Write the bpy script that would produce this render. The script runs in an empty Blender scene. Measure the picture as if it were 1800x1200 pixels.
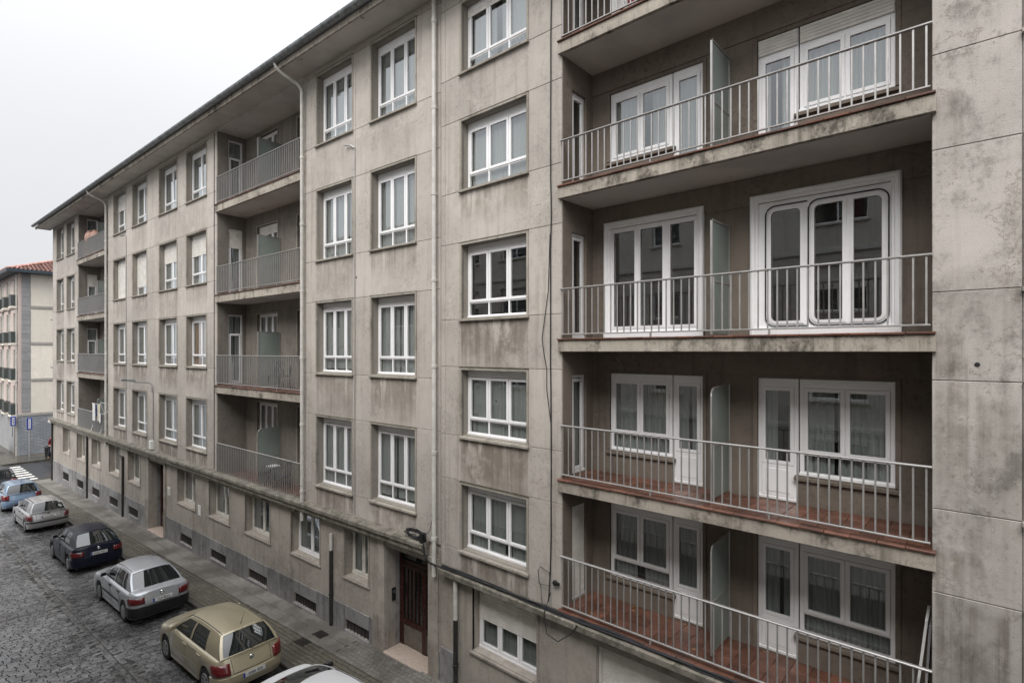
import bpy, bmesh, math, random
from mathutils import Vector, Matrix
random.seed(7)
R = math.radians
SC = bpy.context.scene
COL = SC.collection

# ------------------------------------------------------------------ camera, sky, sun, exposure
H = 8.0                                   # eye height: all heights below are written relative to the eye, +H
PHI = math.atan2(950.0, 1070.0)
cam_d = bpy.data.cameras.new("camera")
cam = bpy.data.objects.new("camera", cam_d)
COL.objects.link(cam)
cam.location = (0.0, -8.5, H)
cam.rotation_euler = (R(90), 0.0, PHI)
cam_d.sensor_width = 36.0
cam_d.lens = 950.0 / 1800.0 * 36.0
cam_d.shift_y = 17.0 / 1800.0
cam_d.clip_start = 0.05
cam_d.clip_end = 1000.0
SC.camera = cam

SUN_EL, SUN_AZ = R(50), R(158)
world = bpy.data.worlds.new("World")
SC.world = world
world.use_nodes = True
wn, wl = world.node_tree.nodes, world.node_tree.links
wn.clear()
w_out = wn.new("ShaderNodeOutputWorld")
w_bg = wn.new("ShaderNodeBackground")
w_sky = wn.new("ShaderNodeTexSky")
w_sky.sky_type = 'NISHITA'
w_sky.sun_disc = False
w_sky.sun_elevation = SUN_EL
w_sky.sun_rotation = SUN_AZ
w_sky.air_density = 1.0
w_sky.dust_density = 4.0
w_hsv = wn.new("ShaderNodeHueSaturation")
w_hsv.inputs["Saturation"].default_value = 0.12
w_tc = wn.new("ShaderNodeTexCoord")
w_sep = wn.new("ShaderNodeSeparateXYZ")
w_ramp = wn.new("ShaderNodeMapRange")      # overcast sky: the zenith about three times the horizon
w_ramp.inputs["From Min"].default_value = 0.0
w_ramp.inputs["From Max"].default_value = 1.0
w_ramp.inputs["To Min"].default_value = 4.9
w_ramp.inputs["To Max"].default_value = 21.0
w_noise = wn.new("ShaderNodeTexNoise")
w_noise.inputs["Scale"].default_value = 1.6
w_noise.inputs["Detail"].default_value = 5.0
w_nr = wn.new("ShaderNodeMapRange")
w_nr.inputs["To Min"].default_value = 0.93
w_nr.inputs["To Max"].default_value = 1.07
w_mul = wn.new("ShaderNodeMath"); w_mul.operation = 'MULTIPLY'
w_col = wn.new("ShaderNodeMix"); w_col.data_type = 'RGBA'; w_col.blend_type = 'MULTIPLY'
w_col.inputs["Factor"].default_value = 1.0
w_col.inputs["A"].default_value = (0.975, 0.99, 1.02, 1)
w_mix = wn.new("ShaderNodeMix"); w_mix.data_type = 'RGBA'
w_mix.inputs["Factor"].default_value = 0.86
wl.new(w_sky.outputs[0], w_hsv.inputs["Color"])
wl.new(w_tc.outputs["Generated"], w_sep.inputs[0])
w_pow = wn.new("ShaderNodeMath"); w_pow.operation = 'POWER'; w_pow.use_clamp = True; w_pow.inputs[1].default_value = 2.8
w_max = wn.new("ShaderNodeMath"); w_max.operation = 'MAXIMUM'; w_max.inputs[1].default_value = 0.0
wl.new(w_sep.outputs["Z"], w_max.inputs[0]); wl.new(w_max.outputs[0], w_pow.inputs[0])
wl.new(w_pow.outputs[0], w_ramp.inputs["Value"])
wl.new(w_tc.outputs["Generated"], w_noise.inputs["Vector"])
wl.new(w_noise.outputs["Fac"], w_nr.inputs["Value"])
wl.new(w_ramp.outputs[0], w_mul.inputs[0])
wl.new(w_nr.outputs[0], w_mul.inputs[1])
wl.new(w_mul.outputs[0], w_col.inputs["B"])
wl.new(w_hsv.outputs[0], w_mix.inputs["A"])
wl.new(w_col.outputs["Result"], w_mix.inputs["B"])
wl.new(w_mix.outputs["Result"], w_bg.inputs["Color"])
w_bg.inputs["Strength"].default_value = 0.09
wl.new(w_bg.outputs[0], w_out.inputs[0])

sun_d = bpy.data.lights.new("sun", 'SUN')
sun_d.energy = 1.5
sun_d.angle = R(40)
sun_d.color = (1.0, 0.97, 0.93)
sun = bpy.data.objects.new("sun", sun_d)
COL.objects.link(sun)
sun.rotation_euler = (R(90) - SUN_EL, 0, R(180) - SUN_AZ)

SC.view_settings.view_transform = 'Standard'
SC.view_settings.look = 'None'
SC.view_settings.gamma = 1.0
SC.view_settings.use_curve_mapping = False
SC.view_settings.exposure = 0.94
SC.cycles.use_denoising = True
SC.cycles.max_bounces = 8
SC.cycles.transparent_max_bounces = 12
SC.cycles.caustics_reflective = False
SC.cycles.caustics_refractive = False

# ------------------------------------------------------------------ street frame: the left block and the street bend 2.3 degrees
XH = -9.811
ANG = math.atan2(1162, 950) - math.atan2(1070, 950)
CA, SA = math.cos(ANG), math.sin(ANG)
def LW(x, y, z=0.0):
    return Vector((XH + x * CA - y * SA, x * SA + y * CA, z))
def project(p):
    s, c = math.sin(PHI), math.cos(PHI)
    y = p[1] + 8.5
    dep = -p[0] * s + y * c
    if dep < 0.3: return None
    return 900 + 950 * (p[0] * c + y * s) / dep, 617 - 950 * (p[2] - H) / dep, dep
def zroad(x):                             # road surface along the street (street frame)
    x = max(-40.2, min(12, x))
    return H - 7.93 + 0.029 * x
def zwalk(x): return zroad(x) + 0.12

# ------------------------------------------------------------------ materials
class NT:
    def __init__(s, name):
        s.m = bpy.data.materials.new(name); s.m.use_nodes = True
        s.n = s.m.node_tree.nodes; s.l = s.m.node_tree.links
        s.b = s.n["Principled BSDF"]; s.out = s.n["Material Output"]
    def node(s, t, **kw):
        n = s.n.new(t)
        for k, v in kw.items(): setattr(n, k, v)
        return n
    def link(s, a, b): s.l.new(a, b)
    def pos(s, scale=(1, 1, 1)):
        g = s.node("ShaderNodeNewGeometry"); m = s.node("ShaderNodeMapping")
        m.inputs["Scale"].default_value = scale
        s.link(g.outputs["Position"], m.inputs["Vector"]); return m.outputs[0]
    def objpos(s, scale=(1, 1, 1)):
        g = s.node("ShaderNodeTexCoord"); m = s.node("ShaderNodeMapping")
        m.inputs["Scale"].default_value = scale
        s.link(g.outputs["Object"], m.inputs["Vector"]); return m.outputs[0]
    def noise(s, vec, scale, detail=4, rough=0.55):
        n = s.node("ShaderNodeTexNoise")
        n.inputs["Scale"].default_value = scale; n.inputs["Detail"].default_value = detail; n.inputs["Roughness"].default_value = rough
        s.link(vec, n.inputs["Vector"]); return n.outputs["Fac"]
    def rng(s, v, a, b, c=0.0, d=1.0):
        n = s.node("ShaderNodeMapRange"); n.interpolation_type = 'SMOOTHSTEP'
        for k, x in zip(("From Min", "From Max", "To Min", "To Max"), (a, b, c, d)): n.inputs[k].default_value = x
        s.link(v, n.inputs["Value"]); return n.outputs[0]
    def math(s, op, a, b=None):
        n = s.node("ShaderNodeMath", operation=op); n.use_clamp = op in ('ADD',) and False
        for i, v in enumerate((a, b)):
            if v is None: continue
            if hasattr(v, "is_linked") or hasattr(v, "links"): s.link(v, n.inputs[i])
            else: n.inputs[i].default_value = v
        return n.outputs[0]
    def mix(s, f, a, b, blend='MIX'):
        n = s.node("ShaderNodeMix", data_type='RGBA', blend_type=blend)
        for k, v in (("Factor", f), ("A", a), ("B", b)):
            if isinstance(v, (tuple, list)): n.inputs[k].default_value = (*v[:3], 1)
            elif isinstance(v, (int, float)): n.inputs[k].default_value = v
            else: s.link(v, n.inputs[k])
        return n.outputs["Result"]
    def color(s, c):
        if isinstance(c, (tuple, list)): s.b.inputs["Base Color"].default_value = (*c[:3], 1)
        else: s.link(c, s.b.inputs["Base Color"])
    def rough(s, r):
        if isinstance(r, (int, float)): s.b.inputs["Roughness"].default_value = r
        else: s.link(r, s.b.inputs["Roughness"])
    def bump(s, v, strength=0.3, dist=0.01):
        n = s.node("ShaderNodeBump"); n.inputs["Strength"].default_value = strength; n.inputs["Distance"].default_value = dist
        s.link(v, n.inputs["Height"]); s.link(n.outputs[0], s.b.inputs["Normal"])
    def objrand(s): return s.node("ShaderNodeObjectInfo").outputs["Random"]

def simple(name, c, rough=0.6, metal=0.0, var=0.15, nscale=8, bump=0.0, spec=None, coat=0.0):
    t = NT(name)
    p = t.pos()
    n = t.noise(p, nscale, 5)
    dark = tuple(x * (1 - var) for x in c); lite = tuple(min(1, x * (1 + var)) for x in c)
    t.color(t.mix(t.rng(n, 0.3, 0.7), dark, lite))
    t.rough(t.rng(n, 0.2, 0.8, max(0.02, rough - 0.08), min(1, rough + 0.08)))
    t.b.inputs["Metallic"].default_value = metal
    if spec is not None: t.b.inputs["Specular IOR Level"].default_value = spec
    if coat: t.b.inputs["Coat Weight"].default_value = coat; t.b.inputs["Coat Roughness"].default_value = 0.058
    if bump: t.bump(t.noise(p, nscale * 6, 4), bump, 0.004)
    return t.m

def plaster(name, base, stain_c, grain=90, gb=0.35, blotch=0.5, streak=0.35, gdist=0.004, speck=0.28, tide=0.25, soot=0.0):
    t = NT(name)
    p = t.pos()
    big = t.noise(p, 0.55, 5, 0.6)
    mid = t.noise(p, 2.6, 6, 0.65)
    fine = t.noise(p, grain, 3, 0.7)
    pv = t.pos((5.5, 5.5, 0.28))
    run = t.noise(pv, 1.0, 5, 0.6)
    pv2 = t.pos((19, 19, 0.6))
    run2 = t.noise(pv2, 1.0, 3, 0.6)
    dark = tuple(x * 0.72 for x in base)
    c = t.mix(t.rng(big, 0.35, 0.68), base, tuple(x * (1 - 0.3 * blotch) for x in base))
    c = t.mix(t.math('MULTIPLY', t.rng(mid, 0.5, 0.75), blotch), c, dark)
    c = t.mix(t.math('MULTIPLY', t.rng(run, 0.5, 0.72), streak), c, stain_c)
    # dirt that runs down under the sills (painted as a per-point weight on the panels)
    at = t.node("ShaderNodeAttribute"); at.attribute_name = "stain"
    patch = t.math('ADD', t.math('MULTIPLY', t.rng(mid, 0.25, 0.62), 0.55), t.math('MULTIPLY', t.rng(run, 0.34, 0.6), 0.5))
    drip = t.math('MULTIPLY', at.outputs["Fac"], patch)
    drip = t.math('ADD', drip, t.math('MULTIPLY', t.math('MULTIPLY', at.outputs["Fac"], t.rng(run2, 0.55, 0.66)), 0.35))
    drip = t.math('MINIMUM', t.math('MULTIPLY', drip, 0.85), 0.88)
    c = t.mix(drip, c, tuple(x * 0.8 for x in stain_c))
    lm = t.node("ShaderNodeAttribute"); lm.attribute_name = "lime"      # pale lime runs
    c = t.mix(t.math('MULTIPLY', lm.outputs["Fac"], t.rng(mid, 0.2, 0.5, 0.45, 0.95)), c, tuple(min(1, x * 1.12) for x in base))
    lite = tuple(min(1, x * 1.13) for x in base)
    c = t.mix(t.math('MULTIPLY', t.rng(t.noise(p, 1.1, 6, 0.7), 0.52, 0.66), 0.55), c, lite, 'LIGHTEN')
    c = t.mix(t.math('MULTIPLY', t.rng(fine, 0.52, 0.72), speck), c, tuple(x * 0.55 for x in base))
    g2 = t.noise(p, 13, 6, 0.75)
    c = t.mix(t.math('MULTIPLY', t.math('MULTIPLY', t.rng(g2, 0.52, 0.64), t.rng(big, 0.40, 0.62)), blotch * 0.8), c, tuple(x * 0.8 for x in stain_c))
    tn = t.noise(p, 0.8, 8, 0.72)
    line = t.rng(t.math('ABSOLUTE', t.math('SUBTRACT', tn, 0.43)), 0.0, 0.011, 1.0, 0.0)
    c = t.mix(t.math('MULTIPLY', line, tide), c, stain_c)
    if soot:
        sn = t.noise(t.pos((1.9, 1.9, 1.3)), 1.0, 7, 0.72)
        c = t.mix(t.math('MULTIPLY', t.rng(sn, 0.50, 0.66), soot), c, (0.05, 0.046, 0.036))
    hs = t.node("ShaderNodeHueSaturation"); t.link(c, hs.inputs["Color"])
    t.link(t.rng(t.objrand(), 0, 1, 0.93, 1.06), hs.inputs["Value"])
    t.color(hs.outputs[0])
    t.rough(0.85)
    t.b.inputs["Specular IOR Level"].default_value = 0.25
    t.bump(t.math('ADD', fine, t.math('MULTIPLY', mid, 0.6)), gb, gdist)
    return t.m

M = {}
M['wall'] = plaster('render_grey', (0.49, 0.452, 0.41), (0.25, 0.21, 0.175), blotch=0.62, soot=0.10)
M['wall_r'] = plaster('render_grey_rough', (0.485, 0.447, 0.405), (0.235, 0.195, 0.16), grain=60, gb=0.6, streak=0.42, blotch=0.68, soot=0.14, tide=0.35)
M['pier'] = plaster('roughcast', (0.50, 0.465, 0.43), (0.22, 0.195, 0.165), grain=62, gb=0.8, blotch=0.85, streak=0.35, gdist=0.006, speck=0.62, tide=0.75, soot=0.5)
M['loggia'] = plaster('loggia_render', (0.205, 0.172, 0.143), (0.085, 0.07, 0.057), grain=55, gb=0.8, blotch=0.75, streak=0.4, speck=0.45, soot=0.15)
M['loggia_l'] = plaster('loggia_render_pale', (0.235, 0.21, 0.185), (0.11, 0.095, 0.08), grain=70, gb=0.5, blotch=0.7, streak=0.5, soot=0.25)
M['gf'] = plaster('ground_floor_render', (0.385, 0.35, 0.31), (0.20, 0.165, 0.135), streak=0.6, blotch=0.85, tide=0.4, soot=0.22)
M['band'] = plaster('window_band', (0.37, 0.34, 0.295), (0.15, 0.13, 0.10), streak=0.6, soot=0.4)
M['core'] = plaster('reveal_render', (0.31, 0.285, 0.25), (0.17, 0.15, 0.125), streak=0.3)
M['plinth'] = plaster('plinth_stone', (0.30, 0.295, 0.295), (0.10, 0.095, 0.095), grain=70, streak=0.5, blotch=0.9, soot=0.4)
M['slab'] = plaster('balcony_concrete', (0.43, 0.385, 0.33), (0.085, 0.078, 0.06), grain=50, gb=0.9, streak=0.7, blotch=0.95, speck=0.5, tide=0.3, soot=0.85)

def soffit():
    t = NT('soffit_paint'); p = t.pos()
    c = t.mix(t.rng(t.noise(p, 0.9, 5), 0.4, 0.7), (0.62, 0.585, 0.545), (0.50, 0.465, 0.43))
    peel = t.rng(t.noise(p, 2.1, 6, 0.7), 0.66, 0.69)
    c = t.mix(t.math('MULTIPLY', peel, 0.8), c, (0.20, 0.17, 0.145))
    t.color(c); t.rough(0.8); t.bump(t.math('SUBTRACT', t.noise(p, 40, 3), peel), 0.3, 0.004); return t.m
M['soffit'] = soffit()
def ledge_mat():
    t = NT('mossy_ledge'); p = t.pos()
    c = t.mix(t.rng(t.noise(p, 3.0, 6, 0.7), 0.4, 0.65), (0.21, 0.19, 0.16), (0.095, 0.086, 0.07))
    moss = t.rng(t.noise(p, 5.0, 6, 0.75), 0.52, 0.62)
    c = t.mix(t.math('MULTIPLY', moss, 0.75), c, (0.075, 0.08, 0.045))
    c = t.mix(t.math('MULTIPLY', t.rng(t.noise(p, 14, 4), 0.6, 0.7), 0.7), c, (0.42, 0.41, 0.36))
    t.color(c); t.rough(0.75); t.bump(t.noise(p, 30, 5, 0.7), 0.8, 0.012); return t.m
M['ledge'] = ledge_mat()
M['moss'] = simple('lintel_moss', (0.085, 0.08, 0.055), 0.9, var=0.5, nscale=10)
def pvc():
    t = NT('white_upvc'); p = t.pos()
    c = t.mix(t.math('MULTIPLY', t.rng(t.noise(p, 2.0, 5), 0.45, 0.75), 0.5), (0.86, 0.86, 0.87), (0.74, 0.73, 0.72))
    t.color(c); t.rough(0.35); return t.m
M['pvc'] = pvc()
M['pvc_old'] = simple('aged_white_paint', (0.62, 0.60, 0.55), 0.45, var=0.12, nscale=3)
M['shutter'] = simple('shutter_cream', (0.70, 0.675, 0.63), 0.55, var=0.10, nscale=4)
M['gasket'] = simple('black_rubber', (0.012, 0.012, 0.013), 0.5)
M['rail'] = simple('galvanised_rail', (0.40, 0.39, 0.38), 0.40, metal=0.5, var=0.07, nscale=5)
M['rail_dark'] = simple('grey_painted_rail', (0.40, 0.40, 0.395), 0.45, metal=0.45, var=0.07, nscale=5)
M['pipe'] = simple('pvc_pipe_grey', (0.54, 0.525, 0.49), 0.45, var=0.12, nscale=5)
M['pipe_dark'] = simple('cast_iron', (0.026, 0.025, 0.024), 0.45, var=0.3, nscale=10)
M['gutter'] = simple('zinc_gutter', (0.23, 0.245, 0.25), 0.42, metal=0.6, var=0.35, nscale=5)
M['cable'] = simple('black_cable', (0.014, 0.014, 0.017), 0.5)
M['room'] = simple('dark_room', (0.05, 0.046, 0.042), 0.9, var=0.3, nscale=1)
M['slate'] = simple('dark_roofing', (0.07, 0.065, 0.065), 0.6, bump=0.3)
M['door_wood'] = simple('mahogany_door', (0.036, 0.010, 0.007), 0.32, var=0.35, nscale=12)
M['door_panel'] = simple('brushed_kickplate', (0.16, 0.145, 0.125), 0.45, metal=0.3, var=0.2)
M['step'] = simple('pink_granite', (0.42, 0.34, 0.285), 0.45, var=0.22, nscale=25)
M['white'] = simple('white_board', (0.74, 0.74, 0.72), 0.5, var=0.06)
M['asphalt'] = simple('wet_asphalt', (0.035, 0.036, 0.039), 0.33, var=0.3, nscale=3, bump=0.25)
M['paint'] = simple('road_paint', (0.62, 0.61, 0.58), 0.5, var=0.16, nscale=5)
M['kerb'] = simple('kerb_granite', (0.075, 0.07, 0.062), 0.4, var=0.3, nscale=9, bump=0.3)  # base darkened to match the paving and carry the kerb face's shadow
M['cover'] = simple('iron_cover', (0.03, 0.028, 0.025), 0.45, metal=0.4, var=0.3)
M['black'] = simple('black_plastic', (0.014, 0.014, 0.015), 0.45, var=0.2)
M['tyre'] = simple('tyre_rubber', (0.012, 0.012, 0.012), 0.75, var=0.2)
M['alloy'] = simple('alloy_rim', (0.36, 0.36, 0.37), 0.35, metal=0.8, var=0.15)
M['chrome'] = simple('chrome', (0.7, 0.7, 0.7), 0.12, metal=1.0, var=0.05)
M['tail'] = simple('tail_lamp_red', (0.13, 0.007, 0.009), 0.12, var=0.1, coat=0.6)
M['lamp'] = simple('clear_lamp', (0.6, 0.6, 0.6), 0.12, var=0.05, coat=0.5)
M['plate'] = simple('number_plate', (0.68, 0.68, 0.66), 0.35, var=0.05)
M['plate_blue'] = simple('plate_blue', (0.02, 0.06, 0.30), 0.35)
M['ink'] = simple('plate_ink', (0.015, 0.015, 0.016), 0.5)
M['sign_blue'] = simple('sign_blue', (0.02, 0.045, 0.27), 0.4)
M['cream'] = plaster('cream_render', (0.82, 0.765, 0.67), (0.42, 0.37, 0.30), streak=0.15, blotch=0.15)
M['quoin'] = plaster('quoin_stone', (0.33, 0.33, 0.335), (0.2, 0.2, 0.2), streak=0.15, blotch=0.5)
M['bandstone'] = simple('string_course', (0.36, 0.34, 0.315), 0.8)
M['slatebrick'] = simple('grey_cladding', (0.145, 0.16, 0.19), 0.6, var=0.3, nscale=6)
M['rooftile'] = simple('red_roof_tile', (0.47, 0.27, 0.225), 0.7, var=0.35, nscale=4)
M['roofbase'] = simple('roof_underlay', (0.09, 0.04, 0.035), 0.8)
M['eave_dark'] = simple('dark_blue_fascia', (0.035, 0.05, 0.065), 0.5)
M['green_rail'] = simple('dark_green_railing', (0.055, 0.068, 0.064), 0.5)
M['pinkwall'] = plaster('pink_render', (0.60, 0.50, 0.46), (0.3, 0.22, 0.2), streak=0.2, blotch=0.2)
M['maroon'] = simple('maroon_boards', (0.10, 0.025, 0.022), 0.5)
M['cloth_w'] = simple('white_cloth', (0.62, 0.62, 0.6), 0.9, var=0.1)
M['cloth_c'] = simple('cream_cloth', (0.52, 0.48, 0.38), 0.9, var=0.1)
M['cloth_b'] = simple('blue_cloth', (0.05, 0.07, 0.16), 0.9, var=0.1)
M['cloth_r'] = simple('red_jacket', (0.20, 0.015, 0.022), 0.85)
M['jeans'] = simple('dark_jeans', (0.018, 0.02, 0.03), 0.9)
M['skin'] = simple('skin', (0.42, 0.26, 0.19), 0.6)
M['hair'] = simple('dark_hair', (0.02, 0.014, 0.01), 0.6)
M['iron'] = simple('garden_iron', (0.06, 0.065, 0.075), 0.45, metal=0.3)
M['wicker'] = simple('striped_ceramic', (0.40, 0.24, 0.19), 0.6, var=0.3, nscale=30)
M['leaf'] = simple('dry_leaf', (0.30, 0.17, 0.07), 0.7)
M['opp'] = plaster('opposite_render', (0.62, 0.59, 0.54), (0.2, 0.18, 0.15), streak=0.3)
M['opp_lt'] = simple('opposite_band', (0.55, 0.54, 0.51), 0.7)

def glass():
    t = NT('window_glass'); t.n.remove(t.b)
    tr = t.node("ShaderNodeBsdfTransparent"); tr.inputs[0].default_value = (0.88, 0.895, 0.89, 1)
    gl = t.node("ShaderNodeBsdfGlossy"); gl.inputs["Roughness"].default_value = 0.0; gl.inputs["Color"].default_value = (0.93, 0.97, 1.0, 1)
    fr = t.node("ShaderNodeFresnel"); fr.inputs["IOR"].default_value = 1.7
    p = t.pos(); bm = t.node("ShaderNodeBump"); bm.inputs["Strength"].default_value = 0.05; bm.inputs["Distance"].default_value = 0.02
    t.link(t.noise(p, 1.3, 1), bm.inputs["Height"]); t.link(bm.outputs[0], gl.inputs["Normal"])
    f = t.math('MINIMUM', t.math('MULTIPLY', fr.outputs[0], 2.7), 0.9)
    geo = t.node("ShaderNodeNewGeometry")
    f = t.math('MULTIPLY', f, t.math('SUBTRACT', 1.0, geo.outputs["Backfacing"]))
    mx = t.node("ShaderNodeMixShader")
    t.link(f, mx.inputs[0]); t.link(tr.outputs[0], mx.inputs[1]); t.link(gl.outputs[0], mx.inputs[2])
    t.link(mx.outputs[0], t.out.inputs[0]); return t.m
M['glass'] = glass()
def frosted():
    t = NT('frosted_glass'); p = t.pos()
    t.color(t.mix(t.rng(t.noise(p, 1.2, 3), 0.3, 0.7), (0.30, 0.34, 0.315), (0.42, 0.46, 0.43)))
    t.rough(0.18)
    tl = t.node("ShaderNodeBsdfTranslucent"); tl.inputs[0].default_value = (0.5, 0.56, 0.53, 1)
    mx = t.node("ShaderNodeMixShader"); mx.inputs[0].default_value = 0.45
    t.link(t.b.outputs[0], mx.inputs[1]); t.link(tl.outputs[0], mx.inputs[2]); t.link(mx.outputs[0], t.out.inputs[0])
    return t.m
M['frosted'] = frosted()
def curtain_mat(name, c):
    t = NT(name); t.n.remove(t.b)
    d = t.node("ShaderNodeBsdfDiffuse"); d.inputs[0].default_value = (*c, 1)
    tl = t.node("ShaderNodeBsdfTranslucent"); tl.inputs[0].default_value = (*c, 1)
    tr = t.node("ShaderNodeBsdfTransparent")
    m1 = t.node("ShaderNodeMixShader"); m1.inputs[0].default_value = 0.2
    m2 = t.node("ShaderNodeMixShader"); m2.inputs[0].default_value = 0.08
    t.link(d.outputs[0], m1.inputs[1]); t.link(tl.outputs[0], m1.inputs[2])
    t.link(m1.outputs[0], m2.inputs[1]); t.link(tr.outputs[0], m2.inputs[2])
    t.link(m2.outputs[0], t.out.inputs[0]); return t.m
M['curtain'] = curtain_mat('curtain_voile', (0.62, 0.63, 0.625))
M['curtain_g'] = curtain_mat('curtain_grey_green', (0.52, 0.545, 0.53))
M['curtain_o'] = curtain_mat('curtain_apricot', (0.70, 0.42, 0.28))
def terracotta():
    t = NT('terracotta'); p = t.pos()
    c = t.mix(t.rng(t.noise(p, 3, 5), 0.35, 0.7), (0.15, 0.066, 0.044), (0.08, 0.04, 0.029))
    hs = t.node("ShaderNodeHueSaturation"); t.link(c, hs.inputs["Color"]); t.link(t.rng(t.objrand(), 0, 1, 0.75, 1.25), hs.inputs["Value"])
    t.color(hs.outputs[0]); t.rough(t.rng(t.noise(p, 1.5, 4), 0.35, 0.65, 0.25, 0.6)); return t.m
M['terracotta'] = terracotta()
def stone(name, lo, hi, rlo, rhi, wet=0.8, sc=1.0):
    t = NT(name); p = t.pos()
    at = t.node("ShaderNodeAttribute"); at.attribute_name = "tone"
    v = t.math('ADD', t.math('MULTIPLY', at.outputs["Fac"], 0.5), t.math('MULTIPLY', t.objrand(), 0.0))
    n = t.noise(p, 9 * sc, 5, 0.7)
    w = t.noise(p, wet, 5, 0.6)
    f = t.math('ADD', v, t.math('MULTIPLY', t.rng(n, 0.3, 0.7), 0.5))
    c = t.mix(f, lo, hi)
    c = t.mix(t.math('MULTIPLY', t.rng(w, 0.42, 0.62), 0.55), c, tuple(x * 0.5 for x in lo))
    t.color(c)
    t.rough(t.rng(w, 0.35, 0.62, rhi, rlo))
    t.bump(n, 0.3, 0.005); return t.m
M['cobble'] = stone('wet_cobble', (0.045, 0.045, 0.047), (0.30, 0.298, 0.295), 0.06, 0.24, 0.5)
M['mortar'] = simple('road_mortar', (0.026, 0.025, 0.024), 0.6, var=0.4, nscale=20, bump=0.5)
M['tile'] = stone('wet_paving_tile', (0.068, 0.061, 0.046), (0.15, 0.136, 0.104), 0.20, 0.55, 0.5)
M['paver'] = stone('pale_paver', (0.115, 0.106, 0.094), (0.245, 0.23, 0.205), 0.4, 0.65, 0.8)
def carpaint(name, c, metal=0.35, rough=0.32):
    t = NT(name); p = t.pos()
    n = t.noise(p, 60, 2)
    t.color(t.mix(t.rng(n, 0.3, 0.7), tuple(x * 0.93 for x in c), c))
    t.b.inputs["Metallic"].default_value = metal
    t.rough(rough)
    t.b.inputs["Coat Weight"].default_value = 0.8 if max(c) > 0.06 else 0.12; t.b.inputs["Coat Roughness"].default_value = 0.04
    if max(c) < 0.06: t.b.inputs["Specular IOR Level"].default_value = 0.2
    drop = t.rng(t.noise(t.pos(), 190, 2), 0.62, 0.72)
    t.bump(drop, 0.12, 0.003)
    return t.m
M['cp_gold'] = carpaint('paint_champagne', (0.47, 0.415, 0.285))
M['cp_silver'] = carpaint('paint_silver', (0.50, 0.52, 0.55))
M['cp_navy'] = carpaint('paint_navy', (0.012, 0.014, 0.030), 0.0)
M['cp_silver2'] = carpaint('paint_warm_silver', (0.45, 0.44, 0.44))
M['cp_blue'] = carpaint('paint_steel_blue', (0.20, 0.29, 0.42))
M['cp_dark'] = carpaint('paint_graphite', (0.05, 0.052, 0.058), 0.0)
M['cp_white'] = carpaint('paint_white', (0.74, 0.745, 0.76), 0.0)
def carglass():
    t = NT('car_glass'); t.color((0.012, 0.016, 0.017)); t.rough(0.03)
    t.b.inputs["Specular IOR Level"].default_value = 0.9
    t.b.inputs["Coat Weight"].default_value = 0.6; t.b.inputs["Coat Roughness"].default_value = 0.02; return t.m
M['carglass'] = carglass()

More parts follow.
